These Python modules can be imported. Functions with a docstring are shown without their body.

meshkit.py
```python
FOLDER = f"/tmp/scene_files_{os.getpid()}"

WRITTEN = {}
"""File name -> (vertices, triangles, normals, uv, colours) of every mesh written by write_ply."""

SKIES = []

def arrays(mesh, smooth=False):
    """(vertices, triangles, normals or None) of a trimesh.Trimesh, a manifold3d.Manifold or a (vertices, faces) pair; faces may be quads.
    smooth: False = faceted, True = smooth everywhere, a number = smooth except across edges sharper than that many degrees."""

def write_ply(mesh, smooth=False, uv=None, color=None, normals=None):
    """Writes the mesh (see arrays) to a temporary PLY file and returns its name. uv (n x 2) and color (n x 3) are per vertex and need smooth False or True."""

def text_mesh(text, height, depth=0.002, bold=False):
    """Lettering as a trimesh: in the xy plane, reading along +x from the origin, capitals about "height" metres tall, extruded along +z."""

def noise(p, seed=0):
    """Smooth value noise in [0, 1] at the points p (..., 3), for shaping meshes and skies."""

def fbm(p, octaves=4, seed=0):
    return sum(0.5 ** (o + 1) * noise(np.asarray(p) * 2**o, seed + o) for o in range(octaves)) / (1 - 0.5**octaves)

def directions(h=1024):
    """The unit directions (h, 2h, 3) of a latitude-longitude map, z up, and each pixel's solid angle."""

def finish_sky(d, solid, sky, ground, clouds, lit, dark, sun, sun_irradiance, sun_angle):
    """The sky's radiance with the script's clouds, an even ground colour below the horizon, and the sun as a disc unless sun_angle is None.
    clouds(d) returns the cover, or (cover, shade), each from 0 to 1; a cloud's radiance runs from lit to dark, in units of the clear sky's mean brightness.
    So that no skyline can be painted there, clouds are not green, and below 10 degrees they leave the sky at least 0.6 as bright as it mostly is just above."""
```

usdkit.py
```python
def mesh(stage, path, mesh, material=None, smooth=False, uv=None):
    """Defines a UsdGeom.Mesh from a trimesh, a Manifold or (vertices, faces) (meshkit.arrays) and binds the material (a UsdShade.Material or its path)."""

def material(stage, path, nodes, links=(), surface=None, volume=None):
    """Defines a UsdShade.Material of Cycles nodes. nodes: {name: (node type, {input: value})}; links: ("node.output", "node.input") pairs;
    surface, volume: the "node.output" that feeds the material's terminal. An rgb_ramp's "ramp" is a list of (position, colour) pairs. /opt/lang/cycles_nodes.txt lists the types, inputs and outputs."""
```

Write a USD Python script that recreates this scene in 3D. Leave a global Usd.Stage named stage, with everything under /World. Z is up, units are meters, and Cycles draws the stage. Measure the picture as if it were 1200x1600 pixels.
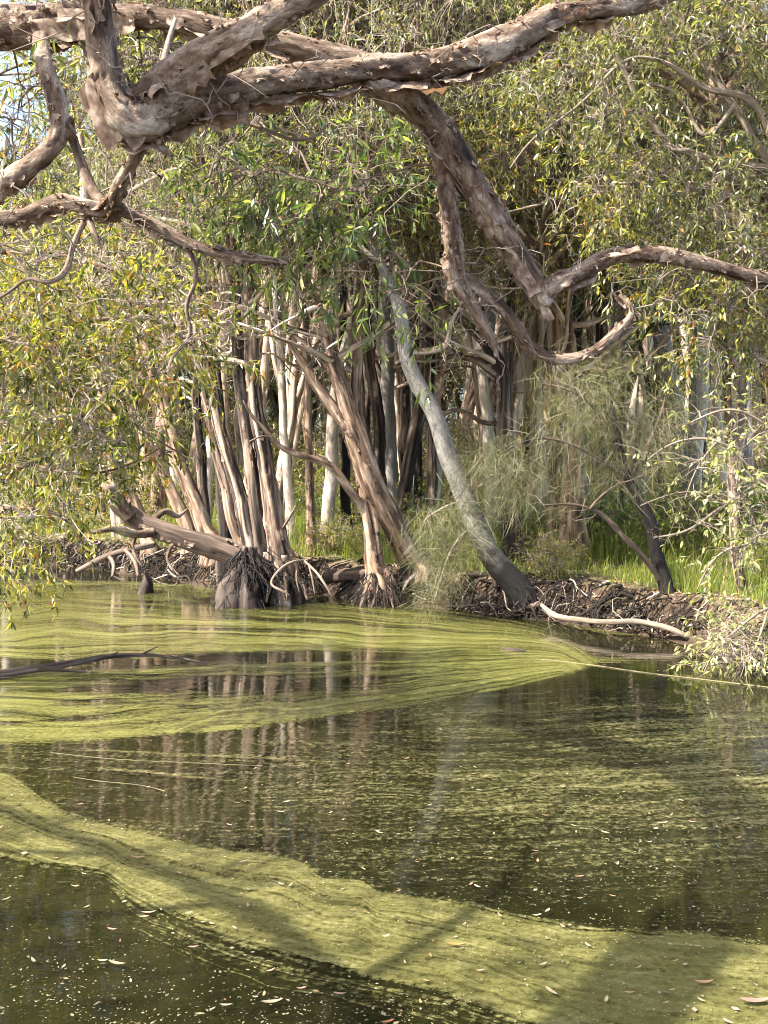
import math
import numpy as np
from scipy.interpolate import CubicSpline, PchipInterpolator
from scipy.spatial import cKDTree
import usdkit, meshkit
from pxr import Usd, UsdGeom, UsdLux, UsdShade, Gf, Sdf, Vt

stage = Usd.Stage.CreateInMemory()
UsdGeom.SetStageUpAxis(stage, 'Z')
UsdGeom.SetStageMetersPerUnit(stage, 1.0)
UsdGeom.Xform.Define(stage, '/World')
UsdGeom.Scope.Define(stage, '/World/Looks')

# ------------------------------------------------------------------ camera, sky, sun, exposure
EYE, F, HORIZON = 1.7, 1600.0, 740.0          # eye height (m), focal length and horizon in photo pixels (1200 x 1600)
PITCH = math.atan((800 - HORIZON) / F)
EXPOSURE = 2.25
SUN_AZ, SUN_EL = (-0.88, -0.42), math.radians(49)
SUN_I, SKY_I = 1.25, 0.115

cam = UsdGeom.Camera.Define(stage, '/World/camera')
cam.CreateHorizontalApertureAttr(24.0)
cam.CreateVerticalApertureAttr(32.0)
cam.CreateFocalLengthAttr(24.0 * F / 1200.0)
cam.CreateClippingRangeAttr(Gf.Vec2f(0.05, 2000))
cam.CreateExposureAttr(EXPOSURE)
cam.AddTranslateOp().Set(Gf.Vec3d(0, 0, EYE))
cam.AddRotateXYZOp().Set(Gf.Vec3f(90 - math.degrees(PITCH), 0, 0))

az = np.array(SUN_AZ) / np.hypot(*SUN_AZ)
to_sun = np.array([az[0] * math.cos(SUN_EL), az[1] * math.cos(SUN_EL), math.sin(SUN_EL)])
dome = UsdLux.DomeLight.Define(stage, '/World/sky')
skym = usdkit.material(stage, '/World/Looks/sky', {
    's': ('sky_texture', {'sky_type': 'single_scattering', 'sun_disc': False, 'sun_elevation': SUN_EL, 'sun_rotation': math.atan2(to_sun[0], to_sun[1]), 'aerosol_density': 3.0, 'ozone_density': .6}),
    'b': ('background_shader', {'strength': SKY_I})}, [('s.color', 'b.color')], surface='b.background')
UsdShade.MaterialBindingAPI.Apply(dome.GetPrim()).Bind(skym)
dome.GetPrim().SetCustomDataByKey('kind', 'structure')
sun = UsdLux.DistantLight.Define(stage, '/World/sun')
sun.CreateNormalizeAttr(True)
sun.CreateIntensityAttr(SUN_I)
sun.CreateAngleAttr(0.5)
sun.CreateColorAttr(Gf.Vec3f(1.0, 0.93, 0.82))
zx = to_sun; xx = np.cross([0, 0, 1.0], zx); xx /= np.linalg.norm(xx); yx = np.cross(zx, xx)
sun.AddTransformOp().Set(Gf.Matrix4d(*xx, 0, *yx, 0, *zx, 0, 0, 0, 0, 1))

# ------------------------------------------------------------------ helpers
def P(px, py, y):
    """The point at world depth y seen at photo pixel (px, py)."""
    u, v = (px - 600) / F, (800 - py) / F
    dy = math.cos(PITCH) + v * math.sin(PITCH)
    dz = -math.sin(PITCH) + v * math.cos(PITCH)
    return np.array([u / dy * y, y, EYE + dz / dy * y])

def W(px, py, z=0.0):
    """The point of the level plane at height z seen at photo pixel (px, py)."""
    v = (800 - py) / F
    dy = math.cos(PITCH) + v * math.sin(PITCH)
    dz = -math.sin(PITCH) + v * math.cos(PITCH)
    return P(px, py, (z - EYE) / dz * dy)

used = {}
def numbered(parent, name):
    k = (parent, name)
    n = used.get(k, 0); used[k] = n + 1
    return f'{parent}/{name}' + (f'_{n:03d}' if n else '')

def say(prim, label=None, cat=None, group=None, kind=None):
    for k, v in (('label', label), ('category', cat), ('group', group), ('kind', kind)):
        if v: prim.SetCustomDataByKey(k, v)
    return prim

def thing(name, label, cat, loc=(0, 0, 0), group=None, kind=None):
    x = UsdGeom.Xform.Define(stage, numbered('/World', name))
    x.AddTranslateOp().Set(Gf.Vec3d(*map(float, loc)))
    return say(x.GetPrim(), label, cat, group, kind)

def put(name, mesh, mat, parent=None, smooth=False, origin=None, label=None, cat=None, group=None, kind=None):
    """One Mesh prim; mesh = (v, f) or (v, f, {primvar: n x 3 or n}). origin: world position of the parent, subtracted."""
    v, f = np.asarray(mesh[0], float), np.asarray(mesh[1], int)
    if origin is not None: v = v - np.asarray(origin)
    path = numbered(str(parent.GetPath()) if parent is not None else '/World', name)
    m = usdkit.mesh(stage, path, (v, f), mat, smooth=smooth)
    if len(mesh) > 2:
        api = UsdGeom.PrimvarsAPI(m)
        for k, a in mesh[2].items():
            a = np.asarray(a, np.float32)
            if a.ndim == 2:
                api.CreatePrimvar(k, Sdf.ValueTypeNames.Float3Array, 'vertex').Set(Vt.Vec3fArray.FromNumpy(np.ascontiguousarray(a)))
            else:
                api.CreatePrimvar(k, Sdf.ValueTypeNames.FloatArray, 'vertex').Set(Vt.FloatArray.FromNumpy(np.ascontiguousarray(a)))
    say(m.GetPrim(), label, cat, group, kind)
    return m.GetPrim()

def join(meshes):
    v, f, n, pv = [], [], 0, {}
    for m in meshes:
        v.append(m[0]); f.append(np.asarray(m[1]) + n); n += len(m[0])
        if len(m) > 2:
            for k, a in m[2].items(): pv.setdefault(k, []).append(a)
    pv = {k: np.concatenate(a) for k, a in pv.items()}
    return np.vstack(v), np.vstack(f), pv

def unit(a):
    return a / np.maximum(np.linalg.norm(a, axis=-1, keepdims=True), 1e-9)

def smooth01(x):
    x = np.clip(x, 0, 1)
    return x * x * (3 - 2 * x)

def curve(pts, rad, step):
    """Resampled smooth polyline and radii."""
    pts, rad = np.asarray(pts, float), np.asarray(rad, float)
    s = np.r_[0, np.cumsum(np.linalg.norm(np.diff(pts, axis=0), axis=1))]
    n = max(int(s[-1] / step) + 1, 3)
    t = np.linspace(0, s[-1], n)
    if len(pts) > 2:
        c = CubicSpline(s, pts, bc_type='natural')(t); r = PchipInterpolator(s, rad)(t)
    else:
        c = np.stack([np.interp(t, s, pts[:, k]) for k in range(3)], 1); r = np.interp(t, s, rad)
    return c, r, t

def frames(c):
    tg = unit(np.gradient(c, axis=0))
    ref = np.array([1.0, 0, 0]) if abs(tg[0][0]) < 0.8 else np.array([0, 1.0, 0])
    n = np.zeros_like(c); a = ref - tg[0] * (ref @ tg[0]); n[0] = a / np.linalg.norm(a)
    for i in range(1, len(c)):
        a = n[i - 1] - tg[i] * (n[i - 1] @ tg[i]); n[i] = a / max(np.linalg.norm(a), 1e-9)
    return tg, n, np.cross(tg, n)

def tube(pts, rad, sides=10, step=0.1, style=None, seed=0, amp=1.0, cap=True):
    c, r, t = curve(pts, rad, step)
    wob = np.stack([meshkit.noise(np.stack([t * 1.3 / max(r.mean() * 8, .3) * 1.0, np.full_like(t, k * 7.7), np.full_like(t, seed)], 1), seed) - .5 for k in range(3)], 1)
    c = c + wob * r.mean() * 0.5
    tg, n, b = frames(c)
    th = np.linspace(0, 2 * np.pi, sides, endpoint=False)
    ring = n[:, None] * np.cos(th)[None, :, None] + b[:, None] * np.sin(th)[None, :, None]
    R0 = float(np.median(r))
    bk = np.stack([np.broadcast_to(R0 * np.cos(th), (len(t), sides)), np.broadcast_to(R0 * np.sin(th), (len(t), sides)), np.broadcast_to(t[:, None], (len(t), sides))], -1)
    layer = np.full((len(t), sides), 0.5)
    rr = np.broadcast_to(r[:, None], (len(t), sides)).copy()
    off = np.array([seed * 3.17, seed * 1.31, seed * 5.7])
    if style == 'trunk':        # long vertical plates and fissures
        q = bk * [1.5 / R0, 1.5 / R0, 0.75] + off
        f1 = meshkit.fbm(q, 4, seed)
        f2 = meshkit.fbm(bk * [4.0 / R0, 4.0 / R0, 1.6] + off, 3, seed + 9)
        x = (f1 * .65 + f2 * .35) * 7
        terr = (np.floor(x) + smooth01((x - np.floor(x) - .35) / .3)) / 7
        rr *= 1 + amp * 1.1 * (terr - 0.5)
        layer = terr
    elif style == 'paper':      # torn papery layers
        q = bk * [0.75 / R0, 0.75 / R0, 3.2] + off
        f1 = meshkit.fbm(q, 5, seed)
        f2 = meshkit.fbm(bk * [2.2 / R0, 2.2 / R0, 12] + off, 4, seed + 9)
        x = (f1 * .72 + f2 * .28) * 9
        terr = (np.floor(x) + smooth01((x - np.floor(x) - .4) / .2)) / 9
        rr *= 1 + amp * 1.0 * (terr - 0.5) + 0.12 * (meshkit.noise(bk * [.5 / R0, .5 / R0, 1.5] + off, seed + 3) - .5)
        layer = terr
    elif style == 'smooth':
        rr *= 1 + amp * 0.16 * (meshkit.fbm(bk * [.8 / R0, .8 / R0, 2.5] + off, 3, seed) - .5)
        layer = meshkit.fbm(bk * [1 / R0, 1 / R0, 2] + off, 3, seed)
    elif style == 'rough':
        rr *= 1 + amp * 0.5 * (meshkit.fbm(bk * [2.2 / R0, 2.2 / R0, 3] + off, 4, seed) - .5)
        layer = meshkit.fbm(bk * [2 / R0, 2 / R0, 2] + off, 3, seed)
    v = (c[:, None] + ring * rr[..., None]).reshape(-1, 3)
    i = np.arange(len(t) - 1)[:, None] * sides; j = np.arange(sides)[None]; k = (j + 1) % sides
    q = np.stack([i + j, i + k, i + sides + k, i + sides + j], -1).reshape(-1, 4)
    f = np.vstack([q[:, [0, 1, 2]], q[:, [0, 2, 3]]])
    bk = bk.reshape(-1, 3) + off; layer = layer.ravel()
    if cap:
        nv = len(v); v = np.vstack([v, c[0] - tg[0] * r[0] * .3, c[-1] + tg[-1] * r[-1] * .3])
        bk = np.vstack([bk, bk[0], bk[-1]]); layer = np.r_[layer, .5, .5]
        jj = np.arange(sides); kk = (jj + 1) % sides; L = (len(t) - 1) * sides
        f = np.vstack([f, np.stack([np.full(sides, nv), kk, jj], 1), np.stack([np.full(sides, nv + 1), L + jj, L + kk], 1)])
    return v, f, {'bk': bk, 'layer': layer}

def twigs(pl, r0, r1, sides=3):
    """Thin tubes along many polylines at once: pl (n, k, 3), radii r0 -> r1 (n)."""
    n, k, _ = pl.shape
    tg = unit(np.gradient(pl, axis=1))
    ref = np.where(np.abs(tg[..., 2:3]) < .9, np.array([0, 0, 1.0]), np.array([1.0, 0, 0]))
    a = unit(np.cross(tg, ref)); b = np.cross(tg, a)
    r = (np.asarray(r0)[:, None] * (1 - np.linspace(0, 1, k)) + np.asarray(r1)[:, None] * np.linspace(0, 1, k))
    th = np.linspace(0, 2 * np.pi, sides, endpoint=False)
    v = pl[:, :, None] + (a[:, :, None] * np.cos(th)[:, None] + b[:, :, None] * np.sin(th)[:, None]) * r[:, :, None, None]
    i = (np.arange(n) * k * sides)[:, None, None] + (np.arange(k - 1) * sides)[None, :, None]
    j = np.arange(sides)[None, None]; kk = (j + 1) % sides
    q = np.stack(np.broadcast_arrays(i + j, i + kk, i + sides + kk, i + sides + j), -1).reshape(-1, 4)
    return v.reshape(-1, 3), np.vstack([q[:, [0, 1, 2]], q[:, [0, 2, 3]]])

def leaves(p, d, L, Wd, rng, near=False):
    """Lance-shaped leaves folded along the midrib; p base, d direction."""
    n = len(p); d = unit(d)
    up = unit(rng.normal(size=(n, 3)) * .55 + [0, 0, 1.0])
    s = unit(np.cross(d, up)); nn = np.cross(s, d)
    L, Wd = np.broadcast_to(L, n)[:, None], np.broadcast_to(Wd, n)[:, None]
    fold = rng.uniform(.05, .35, (n, 1)) * Wd
    if not near:
        v = np.stack([p, p + d * L * .45 + s * Wd * .5 + nn * fold, p + d * L, p + d * L * .45 - s * Wd * .5 + nn * fold], 1)
        f = np.array([[0, 1, 2], [0, 2, 3]])
    else:
        bend = rng.uniform(-.03, .22, (n, 1)) * L
        def at(t, w, lift): return p + d * L * t + s * Wd * w + nn * (fold * lift) - nn * bend * t * t
        v = np.stack([at(0, 0, 0), at(.28, .42, .8), at(.28, -.42, .8), at(.33, 0, 0), at(.62, .46, .8), at(.62, -.46, .8), at(.66, 0, 0), at(1, 0, 0)], 1)
        f = np.array([[0, 1, 3], [0, 3, 2], [1, 4, 6], [1, 6, 3], [3, 6, 5], [3, 5, 2], [4, 7, 6], [6, 7, 5]])
    k = v.shape[1]
    return v.reshape(-1, 3), (f[None] + (np.arange(n) * k)[:, None, None]).reshape(-1, 3), {'pick': np.repeat(rng.uniform(0, 1, n), k)}

def sprays(p0, d0, L, nl, droop, rng, leafL=.085, leafW=.017, near=False, tw=.0035, leaf_droop=.5, spread=.9):
    """Leafy twigs from p0 along d0. Returns (twig mesh, leaf mesh)."""
    n = len(p0); L = np.broadcast_to(L, n)[:, None, None]
    t = np.linspace(0, 1, 6)[None, :, None]
    d0 = unit(d0)[:, None]
    w = np.cumsum(rng.normal(size=(n, 6, 3)) * .07, axis=1); w -= w[:, :1]
    pl = p0[:, None] + d0 * L * t + np.array([0, 0, -1.0]) * droop * L * t ** 2 + w * L
    tm = twigs(pl, np.full(n, tw), np.full(n, tw * .4))
    tt = rng.uniform(.18, 1, (n, nl)) ** .8 * 5
    i = np.minimum(tt.astype(int), 4); fr = (tt - i)[..., None]
    ar = np.arange(n)[:, None]
    a, b = pl[ar, i], pl[ar, i + 1]
    pos = (a * (1 - fr) + b * fr).reshape(-1, 3); tg = unit(b - a).reshape(-1, 3)
    side = unit(np.cross(tg, rng.normal(size=tg.shape)))
    d = unit(tg * rng.uniform(.2, 1.1, (len(tg), 1)) + side * spread + np.array([0, 0, -1]) * rng.normal(leaf_droop, .4, (len(tg), 1)))
    lm = leaves(pos, d, leafL * rng.uniform(.6, 1.25, len(pos)), leafW * rng.uniform(.7, 1.3, len(pos)), rng, near)
    return tm, lm

def limb_to(a, b, rng, k=7, sag=.12, wig=.08):
    """Curved polylines (n, k, 3) from a to b."""
    n = len(a); t = np.linspace(0, 1, k)[None, :, None]
    L = np.linalg.norm(b - a, axis=1)[:, None, None]
    w = np.cumsum(rng.normal(size=(n, k, 3)), axis=1) * wig / math.sqrt(k)
    w = (w - w[:, :1]) - (w[:, -1:] - w[:, :1]) * t
    return a[:, None] * (1 - t) + b[:, None] * t + w * L + np.array([0, 0, 1.0]) * sag * L * 4 * t * (1 - t)

def foliage(skel, centers, rng, per=9, nl=14, size=.45, L=.5, droop=.35, leafL=.085, leafW=.017, near=False, br=.012, tw=.0035, leaf_droop=.5):
    """Branchlets from the skeleton points to each centre, leafy sprays round it. Returns (branch mesh, twig mesh, leaf mesh)."""
    dist, _ = cKDTree(skel).query(centers)
    centers = centers[np.argsort(dist)]; nodes = np.vstack([skel, np.zeros((2 * len(centers), 3))]); m = len(skel); a = np.zeros_like(centers)
    for j, c in enumerate(centers):
        q = ((nodes[:m] - c) ** 2).sum(1); a[j] = nodes[int(q.argmin())]
        nodes[m], nodes[m + 1] = c, (c + a[j]) / 2 + [0, 0, .03]; m += 2
    bm = twigs(limb_to(a, centers, rng), np.full(len(a), br), np.full(len(a), br * .35), 5)
    c = np.repeat(centers, per, 0); aa = np.repeat(a, per, 0)
    out = unit(c - aa)
    st = c + rng.normal(size=c.shape) * size * .45 * [1, 1, .75]
    lead = limb_to(c - out * size * .2, st, rng, 4, .05)
    lm0 = twigs(lead, np.full(len(c), tw * 1.3), np.full(len(c), tw), 3)
    d = unit(unit(rng.normal(size=c.shape)) * .9 + out * .7 + unit(st - c) * .5)
    tm, lm = sprays(st, d, L * rng.uniform(.6, 1.3, len(st)), nl, droop, rng, leafL, leafW, near, tw, leaf_droop)
    return bm, join([lm0, tm]), lm

# ------------------------------------------------------------------ materials
def M(name, nodes, links, surface):
    return usdkit.material(stage, f'/World/Looks/{name}', nodes, links, surface=surface)

def bark(name, ramp, streak=(6, 6, 1.0), layer=.6, rough=.85, spots=None, bump=.4, fine=18):
    """Bark: colour from the torn layer's depth and streaky noise in bark space, plus fine grain."""
    nodes = {'bk': ('attribute', {'attribute': 'bk'}), 'ly': ('attribute', {'attribute': 'layer'}),
             'mp': ('mapping', {'mapping_type': 'point', 'scale': streak}),
             'n': ('noise_texture', {'scale': 1.0, 'detail': 8.0, 'roughness': .62, 'distortion': .5}),
             'mx': ('mix_float', {'fac': layer}), 'r': ('rgb_ramp', {'ramp': ramp}),
             'mp2': ('mapping', {'mapping_type': 'point', 'scale': tuple(fine * s / max(streak) * 3 for s in streak)}),
             'n2': ('noise_texture', {'scale': 1.0, 'detail': 6.0, 'roughness': .7}),
             'hs': ('hsv', {}), 'v': ('map_range', {'from_min': .3, 'from_max': .7, 'to_min': .42, 'to_max': 1.45}),
             'oi': ('object_info', {}),
             'bp': ('bump', {'strength': bump, 'distance': .01}), 'p': ('principled_bsdf', {'roughness': rough, 'specular_ior_level': .25})}
    links = [('bk.vector', 'mp.vector'), ('mp.vector', 'n.vector'), ('ly.fac', 'mx.b'), ('n.fac', 'mx.a'), ('mx.result', 'r.fac'),
             ('bk.vector', 'mp2.vector'), ('mp2.vector', 'n2.vector'), ('n2.fac', 'v.value'), ('v.result', 'hs.value'), ('r.color', 'hs.color'),
             ('n2.fac', 'bp.height'), ('bp.normal', 'p.normal')]
    out = 'hs.color'
    if spots:
        nodes |= {'sp': ('noise_texture', {'scale': spots[0], 'detail': 3.0}), 'sr': ('map_range', {'from_min': spots[1], 'from_max': spots[1] + .07, 'to_min': 0., 'to_max': 1., 'clamp': True}),
                  'sm': ('mix_color', {'b': spots[2]})}
        links += [('bk.vector', 'sp.vector'), ('sp.fac', 'sr.value'), ('sr.result', 'sm.fac'), ('hs.color', 'sm.a')]
        out = 'sm.result'
    links.append((out, 'p.base_color'))
    return M(name, nodes, links, 'p.BSDF')

def leaf(name, ramp, trans=.36, rough=.32, tcol=None, spec=.55):
    """Leaf: each leaf (island) picks its own colour."""
    nodes = {'g': ('attribute', {'attribute': 'pick'}), 'r': ('rgb_ramp', {'ramp': ramp}), 'oi': ('object_info', {}),
             'hv': ('map_range', {'from_min': 0., 'from_max': 1., 'to_min': .75, 'to_max': 1.25}), 'hs': ('hsv', {}),
             'p': ('principled_bsdf', {'roughness': rough, 'specular_ior_level': spec}),
             'tc': ('mix_color', {'blend_type': 'multiply', 'fac': 1.0, 'b': tcol or (2.0, 2.1, .9), 'use_clamp': False}), 't': ('translucent_bsdf', {}), 'm': ('mix_closure', {'fac': trans})}
    links = [('g.fac', 'r.fac'), ('oi.random', 'hv.value'), ('hv.result', 'hs.value'), ('r.color', 'hs.color'), ('hs.color', 'p.base_color'),
             ('hs.color', 'tc.a'), ('tc.result', 't.color'), ('p.BSDF', 'm.closure1'), ('t.BSDF', 'm.closure2')]
    return M(name, nodes, links, 'm.closure')

PAPER = bark('paper_bark', [(.32, (.012, .008, .006)), (.41, (.055, .032, .021)), (.48, (.12, .08, .054)), (.55, (.21, .157, .115)), (.66, (.36, .30, .24))], (12, 12, 5), .5, .8, fine=34, bump=.9)
TRUNK = bark('trunk_bark', [(.40, (.010, .008, .007)), (.455, (.045, .031, .024)), (.50, (.135, .092, .066)), (.55, (.25, .187, .138)), (.62, (.42, .345, .275))], (22, 22, 1.0), .45, .85)
BROWN = bark('orange_brown_bark', [(.39, (.022, .014, .011)), (.45, (.095, .058, .039)), (.51, (.215, .14, .092)), (.59, (.36, .27, .20))], (20, 20, 2.2), .5, .8, spots=(5, .66, (.03, .022, .018)))
DARKT = bark('charred_streaked_bark', [(.38, (.010, .008, .007)), (.47, (.026, .02, .017)), (.53, (.085, .062, .048)), (.61, (.26, .20, .155))], (22, 22, .8), .5, .9)
BLACK = bark('black_bark', [(.3, (.008, .007, .007)), (.6, (.022, .018, .016)), (.75, (.07, .05, .04))], (16, 16, 2), .5, .9)
GREY = bark('smooth_grey_bark', [(.32, (.085, .079, .071)), (.5, (.145, .137, .124)), (.66, (.22, .21, .19))], (5, 5, 2), .45, .7, spots=(9, .68, (.09, .085, .08)), bump=.15)
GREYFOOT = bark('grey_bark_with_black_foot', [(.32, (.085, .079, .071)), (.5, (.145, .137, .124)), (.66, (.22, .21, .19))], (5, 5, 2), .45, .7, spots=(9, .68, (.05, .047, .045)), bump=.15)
def char_and_shade_foot(m, z0, z1):  # darkens the foot by height: burnt, wet bark plus painted shade
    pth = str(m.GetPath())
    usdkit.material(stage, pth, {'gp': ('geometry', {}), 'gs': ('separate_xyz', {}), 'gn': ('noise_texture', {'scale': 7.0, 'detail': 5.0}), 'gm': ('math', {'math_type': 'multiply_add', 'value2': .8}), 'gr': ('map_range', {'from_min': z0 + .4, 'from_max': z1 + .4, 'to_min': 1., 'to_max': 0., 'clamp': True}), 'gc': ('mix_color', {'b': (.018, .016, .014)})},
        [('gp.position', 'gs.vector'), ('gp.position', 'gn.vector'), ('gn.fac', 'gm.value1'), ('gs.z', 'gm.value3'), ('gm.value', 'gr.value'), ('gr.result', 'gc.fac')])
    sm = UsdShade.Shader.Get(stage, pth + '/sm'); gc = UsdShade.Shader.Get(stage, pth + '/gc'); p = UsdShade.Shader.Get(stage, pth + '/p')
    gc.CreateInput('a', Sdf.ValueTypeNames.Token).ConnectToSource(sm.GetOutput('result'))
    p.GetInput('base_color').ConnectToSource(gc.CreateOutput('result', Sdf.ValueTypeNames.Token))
char_and_shade_foot(GREYFOOT, .55, 1.0)
STUMPM = bark('wet_black_stump_wood', [(.3, (.008, .006, .005)), (.5, (.03, .021, .017)), (.66, (.10, .074, .058))], (18, 18, 2), .5, .7)
WHITE = bark('white_bark', [(.28, (.20, .15, .11)), (.45, (.38, .32, .255)), (.7, (.56, .50, .43))], (10, 10, 1.5), .45, .7, bump=.3)
FARB = bark('far_pale_paper_bark', [(.38, (.03, .021, .016)), (.44, (.17, .115, .08)), (.51, (.40, .30, .22)), (.6, (.56, .47, .38))], (18, 18, 1.0), .5, .8)
PALEW = bark('pale_dead_wood', [(.3, (.07, .052, .04)), (.5, (.17, .132, .10)), (.68, (.28, .23, .18))], (20, 20, 2), .4, .8)
DRIFT = bark('weathered_wood', [(.32, (.015, .011, .009)), (.45, (.055, .038, .029)), (.56, (.12, .088, .068)), (.7, (.22, .175, .14))], (18, 18, 1.5), .5, .85)
ROOTM = bark('wet_root_wood', [(.25, (.018, .013, .010)), (.45, (.085, .06, .045)), (.66, (.25, .19, .15))], (14, 14, 3), .5, .85)

def simple(name, c1, c2, scale, rough=.8, bump=0.0, spec=.3):
    nodes = {'g': ('geometry', {}), 'n': ('noise_texture', {'scale': scale, 'detail': 6.0, 'roughness': .6}), 'r': ('rgb_ramp', {'ramp': [(.3, c1), (.7, c2)]}), 'p': ('principled_bsdf', {'roughness': rough, 'specular_ior_level': spec})}
    links = [('g.position', 'n.vector'), ('n.fac', 'r.fac'), ('r.color', 'p.base_color')]
    if bump:
        nodes['b'] = ('bump', {'strength': 1.0, 'distance': bump}); links += [('n.fac', 'b.height'), ('b.normal', 'p.normal')]
    return M(name, nodes, links, 'p.BSDF')
STRAW = simple('dull_straw', (.085, .075, .032), (.17, .145, .075), 20)
TWIG = simple('pale_twig', (.17, .13, .10), (.36, .30, .245), 9)
TWIGM = simple('mid_twig', (.09, .068, .052), (.22, .18, .145), 9)
TWIGD = simple('brown_twig', (.06, .042, .032), (.16, .115, .085), 9)
FLAPM = M('peeling_paper', {'g': ('geometry', {}), 'oi': ('object_info', {}), 'n': ('noise_texture', {'scale': 22.0, 'detail': 5.0}), 'r': ('rgb_ramp', {'ramp': [(.33, (.085, .05, .033)), (.5, (.19, .135, .098)), (.66, (.35, .285, .225))]}),
    'p': ('principled_bsdf', {'roughness': .75, 'specular_ior_level': .3}), 't': ('translucent_bsdf', {'color': (.38, .21, .11)}), 'm': ('mix_closure', {'fac': .18})},
    [('g.position', 'n.vector'), ('n.fac', 'r.fac'), ('r.color', 'p.base_color'), ('p.BSDF', 'm.closure1'), ('t.BSDF', 'm.closure2')], 'm.closure')

LEAF_OLIVE = leaf('olive_leaf', [(0, (.018, .025, .009)), (.3, (.055, .066, .019)), (.55, (.115, .124, .036)), (.77, (.205, .205, .072)), (.92, (.34, .325, .17)), (.97, (.30, .23, .06)), (1, (.32, .14, .06))])
LEAF_GREY = leaf('grey_green_leaf', [(0, (.022, .027, .013)), (.32, (.075, .082, .038)), (.62, (.155, .16, .08)), (.91, (.34, .33, .21)), (1, (.30, .18, .09))])
LEAF_DARK = leaf('dark_green_leaf', [(0, (.022, .034, .012)), (.4, (.055, .074, .024)), (.8, (.115, .135, .042)), (1, (.22, .22, .075))])
LEAF_YEL = leaf('yellow_green_leaf', [(0, (.026, .036, .010)), (.27, (.08, .095, .020)), (.52, (.20, .195, .034)), (.78, (.36, .325, .05)), (.89, (.42, .37, .14)), (.95, (.38, .20, .05)), (1, (.36, .11, .045))], trans=.42)
LEAF_FRESH = leaf('fresh_green_leaf', [(0, (0.0413, 0.0756, 0.01425)), (.5, (0.118, 0.162, 0.0266)), (1, (0.2596, 0.2808, 0.05225))], trans=.42)
LEAF_SILVER = leaf('pale_silver_leaf', [(0, (0.0826, 0.0918, 0.038)), (.5, (0.1888, 0.1944, 0.0855)), (.9, (0.3068, 0.2916, 0.133)), (1, (0.3304, 0.2916, 0.0665))])
NEEDLE = leaf('she_oak_needle', [(0, (0.059, 0.0648, 0.0285)), (.5, (0.118, 0.1242, 0.057)), (.85, (0.177, 0.1782, 0.08075)), (1, (0.2596, 0.2268, 0.0855))], trans=.25, rough=.5)
GRASS = leaf('grass_blade', [(0, (0.059, 0.0918, 0.019)), (.4, (0.118, 0.162, 0.0285)), (.75, (0.2006, 0.2268, 0.04275)), (.92, (0.2832, 0.2484, 0.076)), (1, (0.354, 0.27, 0.133))], trans=.45, rough=.5)
PALMLEAF = leaf('palm_leaf', [(0, (.012, .032, .01)), (.6, (.035, .075, .018)), (1, (.09, .13, .03))], trans=.35)

# ------------------------------------------------------------------ the pond, its bank and the ground
rng = np.random.default_rng(7)
shore_px = [(-60, 876), (60, 880), (150, 889), (235, 902), (299, 911), (334, 919), (370, 924), (500, 926), (560, 938), (640, 944), (700, 951), (800, 964), (860, 969), (950, 984), (1060, 1001), (1130, 1016), (1200, 1042)]
shore = [W(*p)[:2] for p in shore_px]
shore = [(-60, 24), (-24, 24), (-14, 21.5)] + [tuple(s) for s in shore] + [(4.3, 7.8), (5.6, 5.5), (6.6, 2.5), (7.6, 0.0), (60, -4)]
shore = np.array(shore)
sx = np.linspace(-60, 60, 6000); sy = PchipInterpolator(shore[:, 0], shore[:, 1])(sx)
shore_tree = cKDTree(np.stack([sx, sy], 1))

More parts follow.
